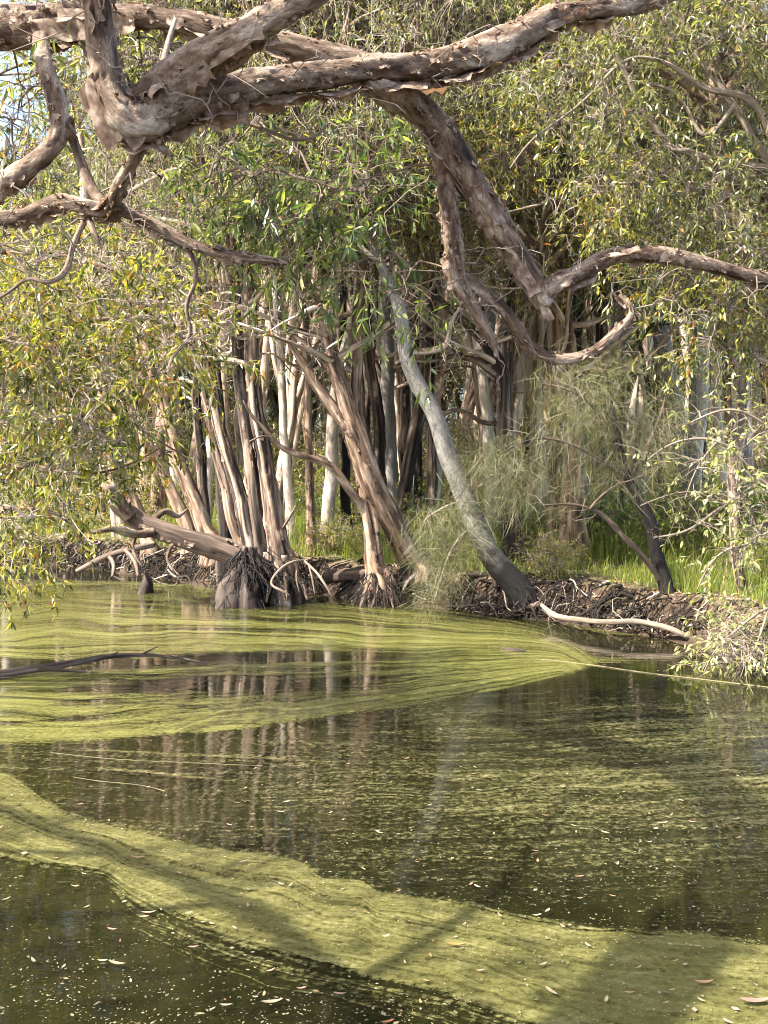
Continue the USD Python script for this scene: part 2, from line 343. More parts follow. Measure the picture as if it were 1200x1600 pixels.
def bank_d(x, y):
    d, _ = shore_tree.query(np.stack([np.ravel(x), np.ravel(y)], 1))
    s = np.where(np.ravel(y) > np.interp(np.ravel(x), sx, sy), 1, -1)
    return (d * s).reshape(np.shape(x))

def ground_z(x, y):
    x, y = np.asarray(x, float), np.asarray(y, float)
    d = bank_d(x, y)
    wob = meshkit.fbm(np.stack([x * 1.6, y * 1.6, np.zeros_like(x)], -1), 4, 3) - .5
    d2 = d + wob * .35
    z = .42 * smooth01((d2 + .06) / .5) + .012 * np.clip(d, 0, 60) * (d > 0) - .7 * smooth01((-d2 - .02) / 1.2)
    z = z + np.where(d2 > .1, wob * .16, 0) + (meshkit.noise(np.stack([x * 9, y * 9, np.zeros_like(x)], -1), 5) - .5) * .05 * (d2 > -.1)
    near = 1.15 - y + .15 * np.sin(x * 1.7)      # the bank the camera stands on
    return np.maximum(z, -.7 + 1.0 * smooth01((near + .5) / 1.4))

def grid(xs, ys, zf):
    X, Y = np.meshgrid(xs, ys)
    Z = zf(X, Y)
    nx = len(xs); i = np.arange(len(ys) - 1)[:, None] * nx + np.arange(nx - 1)[None]
    q = np.stack([i, i + 1, i + nx + 1, i + nx], -1).reshape(-1, 4)
    return np.stack([X, Y, Z], -1).reshape(-1, 3), np.vstack([q[:, [0, 1, 2]], q[:, [0, 2, 3]]])

gx = np.unique(np.r_[-400, -200, -100, np.linspace(-60, -14, 40), np.linspace(-14, -9, 26), np.linspace(-9, 7.5, 230), np.linspace(7.5, 14, 26), np.linspace(14, 60, 40), 100, 200, 400])
gy = np.unique(np.r_[-400, -100, -30, np.linspace(-10, 7, 50), np.linspace(7, 20, 220), np.linspace(20, 34, 60), np.linspace(34, 80, 40), 120, 200, 400])
SOIL = M('bank_soil', {'g': ('geometry', {}), 'sx': ('separate_xyz', {}), 'n': ('noise_texture', {'scale': 2.2, 'detail': 8.0, 'roughness': .65}), 'n2': ('noise_texture', {'scale': 30.0, 'detail': 6.0, 'roughness': .7}),
    'r': ('rgb_ramp', {'ramp': [(.3, (.045, .03, .022)), (.5, (.11, .075, .05)), (.7, (.20, .145, .10))]}), 'r2': ('rgb_ramp', {'ramp': [(.35, (.03, .045, .012)), (.6, (.09, .11, .03)), (.75, (.17, .14, .08))]}),
    'wet': ('map_range', {'from_min': .05, 'from_max': .4, 'to_min': .45, 'to_max': 1.}), 'hi': ('map_range', {'from_min': .38, 'from_max': .52, 'to_min': 0., 'to_max': 1.}), 'h2': ('math', {'math_type': 'multiply'}),
    'mx': ('mix_color', {}), 'hs': ('hsv', {}), 'v': ('map_range', {'from_min': .3, 'from_max': .7, 'to_min': .5, 'to_max': 1.4}), 'vv': ('math', {'math_type': 'multiply'}), 'b': ('bump', {'strength': 1., 'distance': .03}), 'p': ('principled_bsdf', {'roughness': .9, 'specular_ior_level': .2})},
    [('g.position', 'n.vector'), ('g.position', 'n2.vector'), ('g.position', 'sx.vector'), ('n.fac', 'r.fac'), ('n.fac', 'r2.fac'), ('sx.z', 'wet.value'), ('sx.z', 'hi.value'), ('r.color', 'mx.a'), ('r2.color', 'mx.b'), ('hi.result', 'mx.fac'),
     ('mx.result', 'hs.color'), ('n2.fac', 'v.value'), ('v.result', 'vv.value1'), ('wet.result', 'vv.value2'), ('vv.value', 'hs.value'), ('hs.color', 'p.base_color'), ('n2.fac', 'b.height'), ('b.normal', 'p.normal')], 'p.BSDF')
put('ground', grid(gx, gy, ground_z), SOIL, smooth=True, kind='structure', label='eroded dark earth bank with forest floor behind the pond')

WATER = M('pond_water', {'g': ('geometry', {}), 'n': ('noise_texture', {'scale': .8, 'detail': 5.0, 'distortion': 1.0}), 'r': ('rgb_ramp', {'ramp': [(.35, (.004, .0042, .0015)), (.65, (.0095, .0093, .003))]}),
    'mp': ('mapping', {'mapping_type': 'point', 'scale': (2.0, 6.0, 1.0)}), 'n2': ('noise_texture', {'scale': 1.6, 'detail': 3.0}), 'b': ('bump', {'strength': .5, 'distance': .0035}),
    'p': ('principled_bsdf', {'roughness': .03, 'ior': 1.42})},
    [('g.position', 'n.vector'), ('n.fac', 'r.fac'), ('r.color', 'p.base_color'), ('g.position', 'mp.vector'), ('mp.vector', 'n2.vector'), ('n2.fac', 'b.height'), ('b.normal', 'p.normal')], 'p.BSDF')
wv, wf = grid(np.array([-80., -20, 0, 20, 80]), np.array([-10., 5, 15, 30]), lambda x, y: x * 0)
put('pond_water', (wv, wf), WATER, kind='structure', label='still dark pond water reflecting the paperbark forest')

# floating algae: sheets on the water whose thickness follows the drifting bands of the pond
def poly(pts):
    p = np.array(pts, float)
    return PchipInterpolator(p[:, 0], p[:, 1])
def algae_fields(px, py):
    """Density of the two mats and flow coordinates, at water points given by the pixel they show at."""
    wx = meshkit.fbm(np.stack([px / 120., py / 40., np.zeros_like(px)], -1), 4, 21) - .5
    low = poly([(-300, 1165), (0, 1161), (150, 1160), (350, 1141), (500, 1126), (650, 1101), (800, 1074), (900, 1050), (940, 1036), (1300, 1030)])(px)
    up = poly([(-300, 900), (0, 905), (300, 915), (500, 932), (640, 952), (760, 968), (850, 985), (900, 1008), (940, 1030), (1300, 1032)])(px)
    e = (py - up) / 10; g = (low - py) / 7
    far = smooth01(np.minimum(e, g) * .6 + .5 + wx * .9)
    def lens(cx, cy, hw, hh, tilt):
        dx = (px - cx); dy = py - cy - tilt * dx
        return np.exp(-((dx / hw) ** 4 + (dy / hh) ** 2))
    gap = np.maximum.reduce([lens(250, 1032, 400, 11, -.025), lens(400, 1071, 250, 15, -.02), lens(140, 1096, 60, 4, -.05) * .8, lens(330, 948, 210, 13, .02) * .55, lens(80, 930, 120, 12, 0) * .45,
        lens(900, 1000, 60, 12, .2) * .5, lens(560, 1046, 120, 4, -.03) * .7, lens(60, 1128, 120, 3, -.05) * .6])
    far = far * (1 - gap * (1.0 + wx * .8))
    far = far * (.74 + .26 * smooth01((py - 955) / 60))
    strips = np.maximum.reduce([lens(760, 985, 130, 6, .06), lens(930, 985, 90, 5, .14) * .7, lens(690, 962, 90, 5, .12) * .8])
    far = np.maximum(far, strips * .8)
    nu = poly([(-300, 1190), (0, 1212), (90, 1262), (170, 1286), (230, 1300), (330, 1320), (450, 1341), (515, 1376), (560, 1374), (590, 1394), (660, 1406), (800, 1431), (950, 1455), (1100, 1461), (1200, 1476), (1500, 1500)])(px)
    nl = poly([(-300, 1330), (0, 1348), (60, 1360), (160, 1374), (205, 1412), (270, 1440), (370, 1478), (450, 1500), (540, 1522), (600, 1536), (680, 1552), (760, 1577), (830, 1602), (1000, 1660), (1500, 1760)])(px)
    e = (py - nu) / 8; g = (nl - py) / 20
    near = smooth01(np.minimum(e + wx * 2.2, g + wx * 1.6) * .5 + .45)
    near = np.maximum(near, .34 * smooth01((py - nl) / 10 + .5) * smooth01((nl + 70 - py) / 50) * smooth01((px - 150) / 100))
    # thin films over the open water between the mats
    film = .30 * smooth01((px - 500) / 300) * smooth01((py - 1075) / 40) * smooth01((1330 - py) / 60)
    film = np.maximum(film, .20 * smooth01((py - 1150) / 20) * smooth01((1420 - py) / 120))
    film = film + .10 * smooth01((px - 350) / 250) * smooth01((py - 1060) / 60) * smooth01((1480 - py) / 150)
    film = 1.2 * film * (.55 + 1.3 * (meshkit.fbm(np.stack([px / 260., py / 22., np.ones_like(px) * 3], -1), 3, 8) - .2))
    film = np.maximum(film, .75 * lens(1040, 1290, 420, 14, -.01) * .55)
    film = np.maximum(film, .5 * lens(1100, 1115, 110, 9, .1))
    for (cx, cy, hw, hh, tl, a) in [(300, 1182, 260, 2.2, .05, .8), (250, 1212, 130, 2.5, .10, .8), (700, 1221, 420, 1.8, -.015, .5), (1000, 1205, 240, 2.2, -.05, .6)]:
        film = np.maximum(film, a * lens(cx, cy, hw, hh, tl))
    warp = .5 * wx + .25 * (meshkit.fbm(np.stack([px / 90., py / 30., np.zeros_like(px)], -1), 3, 55) - .5)
    vf = 15 * (py - up) / np.maximum(low - up, 60) + warp * 2.2; vn = 10 * (py - nu) / np.maximum(nl - nu, 30) + warp * 2.5
    vo = py / 12 - 1.6 * np.sin(px / 420. + .6) + warp * 2.5
    return far, near, film, (vf, vn, vo)

cols = np.linspace(-140, 1340, 560); rows = np.unique(np.r_[np.linspace(884, 1000, 120), np.linspace(1000, 1200, 150), np.linspace(1200, 1680, 170)])
PX, PY = np.meshgrid(cols, rows)
far_a, near_a, film_a, vflow = algae_fields(PX, PY)
vv = (800 - PY) / F; dyy = math.cos(PITCH) + vv * math.sin(PITCH); dzz = -math.sin(PITCH) + vv * math.cos(PITCH)
YY = -EYE / dzz * dyy; XX = (PX - 600) / F / dyy * YY
below = bank_d(XX, YY) < -.03

def algae_mat(name, ramp, streak, grain, lo=.28, hi=.78):
    nodes = {'d': ('attribute', {'attribute': 'alga'}), 'fl': ('attribute', {'attribute': 'flow'}), 'g': ('geometry', {}),
        'm1': ('mapping', {'mapping_type': 'point', 'scale': (.22, 1.9, 1)}), 'n1': ('noise_texture', {'scale': 1.0, 'detail': 9.0, 'roughness': .74, 'distortion': .25}),
        'm3': ('mapping', {'mapping_type': 'point', 'scale': (3, 9, 1)}), 'n3': ('noise_texture', {'scale': 1.0, 'detail': 6.0, 'roughness': .7}),
        'n2': ('noise_texture', {'scale': 38.0, 'detail': 5.0, 'roughness': .75}),
        'a1': ('map_range', {'from_min': .25, 'from_max': .75, 'to_min': -streak, 'to_max': streak}), 'a2': ('map_range', {'from_min': .3, 'from_max': .7, 'to_min': -grain, 'to_max': grain}),
        's1': ('math', {'math_type': 'add'}), 's2': ('math', {'math_type': 'add'}), 'al': ('map_range', {'range_type': 'smoothstep', 'from_min': lo, 'from_max': hi, 'to_min': 0., 'to_max': .93, 'clamp': True}),
        'c': ('rgb_ramp', {'ramp': ramp}), 'cm': ('mix_float', {'fac': .45}), 'cm2': ('mix_float', {'fac': .3}),
        'b': ('bump', {'strength': .35, 'distance': .004}),
        'p': ('principled_bsdf', {'roughness': .1, 'ior': 1.42}), 't': ('transparent_bsdf', {}), 'mx': ('mix_closure', {})}
    links = [('fl.vector', 'm1.vector'), ('m1.vector', 'n1.vector'), ('g.position', 'm3.vector'), ('m3.vector', 'n3.vector'), ('g.position', 'n2.vector'), ('n1.fac', 'a1.value'), ('n2.fac', 'a2.value'), ('d.fac', 's1.value1'), ('a1.result', 's1.value2'),
        ('s1.value', 's2.value1'), ('a2.result', 's2.value2'), ('s2.value', 'al.value'), ('al.result', 'mx.fac'), ('t.BSDF', 'mx.closure1'), ('p.BSDF', 'mx.closure2'), ('n1.fac', 'cm.a'), ('n3.fac', 'cm.b'), ('cm.result', 'cm2.a'), ('n2.fac', 'cm2.b'), ('cm2.result', 'c.fac'), ('c.color', 'p.base_color'),
        ('n2.fac', 'b.height'), ('b.normal', 'p.normal')]
    return M(name, nodes, links, 'mx.closure')
ALGAE = algae_mat('floating_algae', [(.36, (.028, .030, .009)), (.5, (.092, .094, .024)), (.62, (.17, .166, .056))], .75, .4, .2, 1.05)
ALGAE2 = algae_mat('olive_floating_algae', [(.36, (.022, .021, .008)), (.45, (.05, .048, .015)), (.53, (.09, .086, .03)), (.63, (.18, .162, .075))], .6, .42, .22, .98)
ALGAE3 = algae_mat('thin_algae_film', [(.34, (.026, .025, .009)), (.5, (.07, .066, .024)), (.64, (.17, .155, .075))], .42, .6, .2, 1.1)

def sheet(dens, z, vf, thr=.03):
    flow = np.stack([XX, vf, np.zeros_like(PX)], -1)
    nx = len(cols); i = np.arange(len(rows) - 1)[:, None] * nx + np.arange(nx - 1)[None]
    q = np.stack([i, i + nx, i + nx + 1, i + 1], -1).reshape(-1, 4)
    d = np.where(below, dens, 0).ravel()
    q = q[(d[q].max(1) > thr) & below.ravel()[q].all(1)]
    u, inv = np.unique(q, return_inverse=True); q = inv.reshape(-1, 4)
    v = np.stack([XX.ravel(), YY.ravel(), np.full(XX.size, z)], 1)[u]
    return v, np.vstack([q[:, [0, 1, 2]], q[:, [0, 2, 3]]]), {'alga': d[u], 'flow': flow.reshape(-1, 3)[u]}
put('algae_mat', sheet(far_a * .80, .004, vflow[0]), ALGAE, kind='stuff', cat='algae', label='broad streaked yellow-green algae mat across the pond below the far bank')
put('algae_mat', sheet(near_a * .93, .008, vflow[1]), ALGAE2, kind='stuff', cat='algae', label='near olive algae mat crossed by branch shadows, sweeping to the lower right corner')
put('algae_film', sheet(film_a, .012, vflow[2]), ALGAE3, kind='stuff', cat='algae', label='thin broken algae film on the dark water between the two thick mats')

# small flecks and fallen leaves on the water
DEBRIS = leaf('floating_fleck', [(0, (.09, .085, .035)), (.5, (.20, .175, .095)), (.9, (.32, .28, .19)), (1, (.32, .17, .08))], trans=.1, rough=.6)
def flecks(n, rng):
    py = 1100 + 520 * rng.uniform(0, 1, n) ** .8; px = rng.uniform(-60, 1260, n)
    k = rng.uniform(0, 1, n) < .3 + .7 * smooth01((meshkit.fbm(np.stack([px / 200, py / 40, py * 0], -1), 3, 5) - .35) * 4)
    px, py = px[k], py[k]
    p = np.array([W(a, b, .016) for a, b in zip(px, py)])
    m = len(p); a = rng.uniform(0, 2 * np.pi, m); d = np.stack([np.cos(a), np.sin(a), rng.normal(0, .05, m)], 1); s = np.stack([-np.sin(a), np.cos(a), rng.normal(0, .08, m)], 1)
    L = rng.lognormal(-5.75, .55, m)[:, None]; w = L * rng.uniform(.25, .7, (m, 1))
    v = np.stack([p - d * L, p + s * w, p + d * L, p - s * w], 1).reshape(-1, 3)
    return v, (np.array([[0, 1, 2], [0, 2, 3]])[None] + (np.arange(m) * 4)[:, None, None]).reshape(-1, 3), {'pick': np.repeat(rng.uniform(0, 1, m), 4)}
put('floating_debris', flecks(9000, rng), DEBRIS, kind='stuff', cat='debris', label='tiny pale flecks of leaf and petal scattered over the pond surface')

def float_leaf(L, w, curl):
    t = np.linspace(0, 1, 6); ww = w * np.sin(np.pi * t ** .8) ** .8
    c = np.stack([L * (t - .5), 0 * t, curl * (t - .5) ** 2 * 4 * L + .002], 1)
    v = np.vstack([c + np.stack([0 * t, ww / 2, ww * .18], 1), c, c + np.stack([0 * t, -ww / 2, ww * .18], 1)])
    f = []
    for r in (0, 6):
        for i in range(5): f += [[r + i, r + i + 1, r + i + 7], [r + i, r + i + 7, r + i + 6]]
    return v, np.array(f)
FL = [leaf(n, [(0, c), (1, c)], trans=.12, rough=.5) for n, c in (('buff_fallen_leaf', (.32, .25, .16)), ('tan_fallen_leaf', (.25, .15, .08)), ('pinkish_fallen_leaf', (.33, .19, .14)), ('orange_fallen_leaf', (.30, .13, .04)))]
named = [((425, 1566), 0, .09, 'long pinkish leaf floating on dark water at the bottom of the pond'), ((183, 1506), 0, .085, 'buff leaf floating in the dark lower-left reflection'), ((530, 1700), 0, .09, None),
         ((232, 1426), 2, .07, 'curled pale leaf at the torn left edge of the near algae mat'), ((862, 1550), 0, .075, 'white-bleached leaf on the near algae mat right of centre, longest there'), ((712, 1476), 3, .085, 'orange leaf lying on the middle of the near algae mat'),
         ((1100, 1535), 1, .085, 'tan leaf on the near algae mat near the right edge'), ((1035, 1286), 0, .07, 'bright cream leaf on the thin film right of centre'), ((1180, 1565), 2, .13, 'large pinkish leaf on the algae at the lower right corner'),
         ((605, 1597), 3, .06, 'orange leaf at the bottom edge of the pond'), ((215, 1340), 1, .08, 'tan leaf on the shaded left part of the near mat'), ((380, 1346), 0, .05, 'pale leaf on the upper edge of the near mat'), ((1150, 1280), 0, .07, 'cream leaf with a stalk near the right edge of the pond')]
leaf_protos = {}
def floater(px, py, mi, L, label, group=None):
    p = W(px, py, .018)
    key = mi
    if key not in leaf_protos:
        cp = stage.CreateClassPrim(f'/World/fallen_leaf_shape_{mi}' if mi else '/World/fallen_leaf_shape')
        x = UsdGeom.Xform.Define(stage, cp.GetPath())
        cp.SetSpecifier(Sdf.SpecifierClass)
        put('blade', float_leaf(1., .26, .12), FL[mi], cp, smooth=True)
        leaf_protos[key] = cp.GetPath()
    x = UsdGeom.Xform.Define(stage, numbered('/World', 'floating_leaf'))
    x.AddTranslateOp().Set(Gf.Vec3d(*p)); x.AddRotateZOp().Set(float(rng.uniform(0, 360) if label is None else rng.normal(0, 18))); x.AddScaleOp().Set(Gf.Vec3f(L * .82, L * .82, L * .82))
    x.GetPrim().GetReferences().AddInternalReference(leaf_protos[key]); x.GetPrim().SetInstanceable(True)
    say(x.GetPrim(), label or 'small pale fallen leaf floating flat on the pond', 'leaf', 'small fallen leaves floating on the pond')
for (p, mi, L, lb) in named: floater(p[0], p[1], mi, L, lb)
for i in range(110):
    py = rng.uniform(1180, 1600); px = rng.uniform(0, 1200)
    floater(px, py, int(rng.choice([0, 0, 0, 1, 2, 2])), rng.uniform(.03, .055), None)

# ------------------------------------------------------------------ crown shapes shared by the trees
def skeleton(branches, n=14):
    return np.vstack([curve(b, np.ones(len(b)), np.linalg.norm(np.diff(np.asarray(b, float), axis=0), axis=1).sum() / n)[0] for b in branches])

def crown_shape(k, seed, rad, high, lmat, ncent, per, nl, leafL, leafW, droop, tmat=TWIGM, bmat=PAPER, flat=1.0):
    r = np.random.default_rng(seed)
    cp = stage.CreateClassPrim(f'/World/crown_shape_{k:03d}')
    x = UsdGeom.Xform.Define(stage, cp.GetPath()); cp.SetSpecifier(Sdf.SpecifierClass)
    mains, tubes = [], []
    for i in range(8):
        a = i * 2.4 + r.uniform(-.4, .4); e = r.uniform(.15, 1.2); L = rad * r.uniform(.7, 1.05)
        d = np.array([math.cos(a) * math.cos(e), math.sin(a) * math.cos(e), math.sin(e) * high / rad])
        p = [np.array([0, 0, -.25 + .1 * i * high / 3]), None, None, None]
        for j in (1, 2, 3):
            p[j] = p[0] + d * L * j / 3 + r.normal(size=3) * .12 * rad * j / 3 + [0, 0, .25 * rad * math.sin(j / 3 * 3) * .4]
        mains.append(p); tubes.append(tube(p, np.array([.05, .04, .028, .014]) * rad / 1.8, 6, .18, 'smooth', seed + i, 1.5))
        for q in range(3):
            s = p[1 + q % 2] * .6 + p[2] * .4; dd = unit(d + r.normal(size=3) * .7)
            b = [s, s + dd * L * .3 + r.normal(size=3) * .06, s + dd * L * .55 + [0, 0, .1]]
            mains.append(b); tubes.append(tube(b, np.array([.026, .018, .009]) * rad / 1.8, 5, .18, 'smooth', seed + 30 + i * 3 + q, 1.5))
    sk = skeleton(mains)
    c = unit(r.normal(size=(ncent * 3, 3))) * (r.uniform(.25, 1, (ncent * 3, 1)) ** .6) * [rad, rad, high * .6 * flat] + [0, 0, high * .42]
    keep = meshkit.noise(c * 1.9 / rad * 1.8 + seed, seed) > .52
    c = c[keep][:ncent]
    bm, tm, lm = foliage(sk, c, r, per, nl, size=.42 * rad / 1.8, L=.42, droop=droop, leafL=leafL, leafW=leafW, br=.011, tw=.0032, leaf_droop=.45)
    put('limb_wood', join(tubes), bmat, cp, smooth=True, kind='stuff')
    put('twigs', join([bm, tm]), tmat, cp, kind='stuff')
    put('foliage', lm, lmat, cp, kind='stuff')
    return cp.GetPath()

CROWNS = [crown_shape(0, 100, 1.8, 2.6, LEAF_OLIVE, 84, 8, 13, .085, .018, .45),
          crown_shape(1, 101, 1.9, 2.4, LEAF_GREY, 84, 8, 13, .085, .017, .5),
          crown_shape(2, 102, 1.7, 3.0, LEAF_OLIVE, 78, 8, 13, .09, .018, .6),
          crown_shape(3, 103, 2.0, 2.2, LEAF_YEL, 84, 8, 12, .085, .02, .4),
          crown_shape(4, 104, 1.9, 2.8, LEAF_GREY, 66, 8, 12, .08, .016, .7, TWIG),
          crown_shape(5, 105, 1.5, 2.0, LEAF_SILVER, 70, 8, 12, .075, .017, .3, TWIG),
          crown_shape(6, 106, .75, .8, LEAF_FRESH, 40, 7, 12, .07, .022, .2, TWIGD),
          crown_shape(7, 107, .8, .9, LEAF_YEL, 40, 7, 12, .07, .02, .25, TWIG)]

CLOG = []
def crown(parent, k, loc, s=1.0, rot=0.0, origin=(0, 0, 0), tilt=0.0, name='crown'):
    CLOG.append((parent, np.asarray(loc, float), k, s))
    x = UsdGeom.Xform.Define(stage, numbered(str(parent.GetPath()), name))
    l = np.asarray(loc, float) - np.asarray(origin)
    x.AddTranslateOp().Set(Gf.Vec3d(*map(float, l))); x.AddRotateXYZOp().Set(Gf.Vec3f(tilt, 0, rot)); x.AddScaleOp().Set(Gf.Vec3f(s, s, s))
    x.GetPrim().GetReferences().AddInternalReference(CROWNS[k]); x.GetPrim().SetInstanceable(True)

# ------------------------------------------------------------------ the trees of the far bank
def depth_of(py, h=.5):
    v = (800 - py) / F
    return (h - EYE) / (-math.sin(PITCH) + v * math.cos(PITCH)) * (math.cos(PITCH) + v * math.sin(PITCH))

def stem(pts, d, flare=1.5, sink=.25):
    """World polyline and radii from (px, py, width px[, extra depth]) from the base upward."""
    p = [P(a[0], a[1], d + (a[3] if len(a) > 3 else 0)) for a in pts]
    r = [.84 * a[2] * (d + (a[3] if len(a) > 3 else 0)) / F / 2 for a in pts]
    if flare:
        z0 = p[0]; sink = max(sink, z0[2] - float(ground_z(z0[0], z0[1])) + .12)
        p = [z0 - [0, 0, sink], z0 + [0, 0, .02], z0 + (p[1] - z0) * min(.5, .45 / max(np.linalg.norm(p[1] - z0), .5))] + p[1:]
        r = [r[0] * flare, r[0] * (1 + (flare - 1) * .6), r[0] * .5 + r[1] * .5] + r[1:]
    return np.array(p), np.array(r)

def roots(parent, base, n, reach, seed, r0=.03, origin=None, mat=None, low=-.25):
    """A few tapering buttress roots, each its own part, and a mat of fine rootlets round the foot."""
    g = np.random.default_rng(seed); mat = mat or ROOTM; k = max(3, n // 2)
    for i in range(k):
        a = -np.pi * (i + g.uniform(.2, .8)) / k; d = np.array([math.cos(a), math.sin(a), 0]); L = reach * g.uniform(.6, 1.0); side = np.array([-d[1], d[0], 0]) * g.normal() * .12
        p = [base + d * .06 + [0, 0, .22], base + d * L * .35 + [0, 0, .04], base + d * L * .7 + side + [0, 0, -.12], base + d * L + side * 2 + [0, 0, low - .1]]
        r = r0 * g.uniform(.9, 1.9)
        put('root', tube(p, [r * 1.6, r * 1.2, r * .8, r * .4], 10, .03, 'rough', seed + i, 2.0), mat, parent, smooth=True, origin=origin)
    m = n * 11; a = g.uniform(-3.3, .2, m); d = np.stack([np.cos(a), np.sin(a), 0 * a], 1)
    a0 = base + d * g.uniform(.06, .5, (m, 1)) * reach + np.array([0, 0, 1]) * g.uniform(-.1, .2, (m, 1))
    b0 = base + d * g.uniform(.4, 1.15, (m, 1)) * reach + g.normal(size=(m, 3)) * [.1, .1, .03] + [0, 0, low]
    r = g.lognormal(-5.1, .5, m)
    put('rootlets', twigs(limb_to(a0, b0, g, 6, .12, .16), r, r * .45, 4), mat, parent, smooth=True, origin=origin, kind='stuff')

def flap(c, tg, rad, ang, La, Lb, curl, g, hang):
    """A sheet of bark still attached along one edge, curling off the limb."""
    down = np.array([0, 0, -1.0]); h = down - tg * (down @ tg); h = unit(h) if np.linalg.norm(h) > .1 else unit(np.cross(tg, [1.0, 0, 0]))
    k = np.cross(tg, h); nrm = h * math.cos(ang) + k * math.sin(ang); cir = -h * math.sin(ang) + k * math.cos(ang)
    if cir @ down < 0: cir = -cir
    na, nb = 6, 6; a = np.linspace(0, 1, na); v = np.zeros((na, nb, 3))
    rag = g.uniform(.6, 1.15, nb); sh = g.normal(0, .12)
    d = cir.copy(); pos = np.zeros(3)
    path = []
    for i in range(na):
        path.append(pos.copy()); th = curl * a[i]
        d = unit(cir * math.cos(th) + nrm * math.sin(th) + down * hang * a[i] * 1.2); pos = pos + d * La / (na - 1)
    for j in range(nb):
        w = (j / (nb - 1) - .5) * Lb
        for i in range(na):
            x = a[i] * rag[j]; q = np.array([np.interp(x, a, [pp[e] for pp in path]) for e in range(3)])
            v[i, j] = c + nrm * (rad * 1.02 + .004) + q + tg * w * (1 - .25 * a[i] * abs(sh) * 4) + tg * sh * La * a[i] + g.normal(size=3) * .003 + nrm * .012 * math.sin(j * 1.3 + sh * 30) * a[i]
    i = np.arange(na - 1)[:, None] * nb + np.arange(nb - 1)[None]
    qd = np.stack([i, i + 1, i + nb + 1, i + nb], -1).reshape(-1, 4)
    return v.reshape(-1, 3), np.vstack([qd[:, [0, 1, 2]], qd[:, [0, 2, 3]]])

def shreds(parent, p, rad, n, seed, origin, zmax=9.0, s=1.0):
    g = np.random.default_rng(seed); c, rr, t = curve(p, rad, .05); tg = unit(np.gradient(c, axis=0)); idx = np.nonzero((c[:, 2] > .25) & (c[:, 2] < zmax))[0]
    if not len(idx): return
    out = [flap(c[i], tg[i], rr[i] * .97, g.uniform(-3.1, 3.1), rr[i] * g.uniform(.15, .55) * s, g.uniform(.06, .30) * s, g.uniform(-.1, .55), g, .1) for i in g.choice(idx, n)]
    put('bark_shreds', join(out), FLAPM, parent, smooth=True, origin=origin, kind='stuff')

def bank_tree(name, label, cat, stems, mat, style='trunk', d=None, base_h=.5, crowns=(), amp=1.0, sides=22, step=.05, flare=1.5, nroot=0, group=None, branches=()):
    d = d or depth_of(stems[0][0][1], base_h)
    b0 = P(stems[0][0][0], stems[0][0][1], d)
    t = thing(name, label, cat, b0, group)
    seed = int(stems[0][0][0] * 7 + stems[0][0][1])
    for i, s in enumerate(stems):
        p, r = stem(s, d, flare if i == 0 else 1.25 if s[0][1] > 780 else 0)
        put('trunk', tube(p, r, sides, step, style, seed + i, amp), mat, t, smooth=True, origin=b0)
        if style == 'trunk' and sides > 14: shreds(t, p, r, 46 if mat is BROWN else 60, seed + i, b0)
    for i, s in enumerate(branches):
        p, r = stem(s, d, 0)
        put('branch', tube(p, r, 9, .04, 'rough' if style != 'smooth' else style, seed + 40 + i, .8), PAPER if mat is not GREYFOOT else GREY, t, smooth=True, origin=b0)
    g = np.random.default_rng(seed + 500)
    if sides > 14:
        cc, rc, _ = curve(*stem(stems[0], d, 0), .1); hi = np.nonzero((cc[:, 2] > 3.0) & (cc[:, 2] < 7.5))[0]
        for k in range(6 if len(hi) else 0):
            i = int(g.choice(hi)); a = g.uniform(0, 6.28); dirv = np.array([math.cos(a), math.sin(a) * .8 - .25, g.uniform(-.1, .8)]); L = g.uniform(.8, 2.2)
            pp = [cc[i], cc[i] + dirv * L * .3 + g.normal(size=3) * .08, cc[i] + dirv * L * .6 + g.normal(size=3) * .16 + [0, 0, .1], cc[i] + dirv * L * .85 + g.normal(size=3) * .2, cc[i] + dirv * L + g.normal(size=3) * .25]
            r0 = min(rc[i] * .55, .045)
            put('branch', tube(pp, [r0, r0 * .75, r0 * .55, r0 * .35, r0 * .15], 7, .07, 'rough', seed + k, .9), FARB, t, smooth=True, origin=b0)
            n_ = 16; ts = g.uniform(.25, 1, n_); st_ = np.array([[np.interp(x, [0, .3, .6, .85, 1], [w[e] for w in pp]) for e in range(3)] for x in ts])
            en = st_ + unit(g.normal(size=(n_, 3)) + dirv * .6) * g.uniform(.2, .7, (n_, 1))
            put('bare_twigs', twigs(limb_to(st_, en, g, 7, .05, .25), np.full(n_, .006), np.full(n_, .002)), TWIG, t, origin=b0, kind='stuff')
    for (px, py, dd, s, k, rot) in crowns:
        crown(t, k, P(px, py, dd), s, rot, b0)
    if nroot: roots(t, b0, nroot, .42, seed, origin=b0)
    return t, b0, d

# the clump of trunks left of centre
clump = 'trunks of the ridged clump at the water'
bank_tree('paperbark_tree', 'ridged brown trunk at the right edge of the clump beside the water', 'tree', [[(445, 893, 44), (428, 800, 36), (412, 710, 30), (398, 620, 27), (392, 500, 25), (380, 300, 22), (375, 60, 18)]], TRUNK, d=13.4, crowns=[(360, 420, 12.9, .8, 4, 130), (375, 330, 13.4, 1.2, 1, 30), (350, 120, 13.4, 1.3, 2, 200)], nroot=8, amp=1.3,
    branches=[[(432, 840, 6, 0), (450, 812, 5, -.15), (462, 790, 3, -.3)]])
bank_tree('paperbark_tree', 'dark two-toned trunk second from the right in the clump beside the water', 'tree', [[(420, 890, 36), (404, 800, 31), (390, 700, 28), (378, 600, 25), (370, 420, 22), (345, 150, 18)]], DARKT, d=13.6, crowns=[(345, 250, 13.6, 1.2, 0, 80)], nroot=6, amp=1.3)
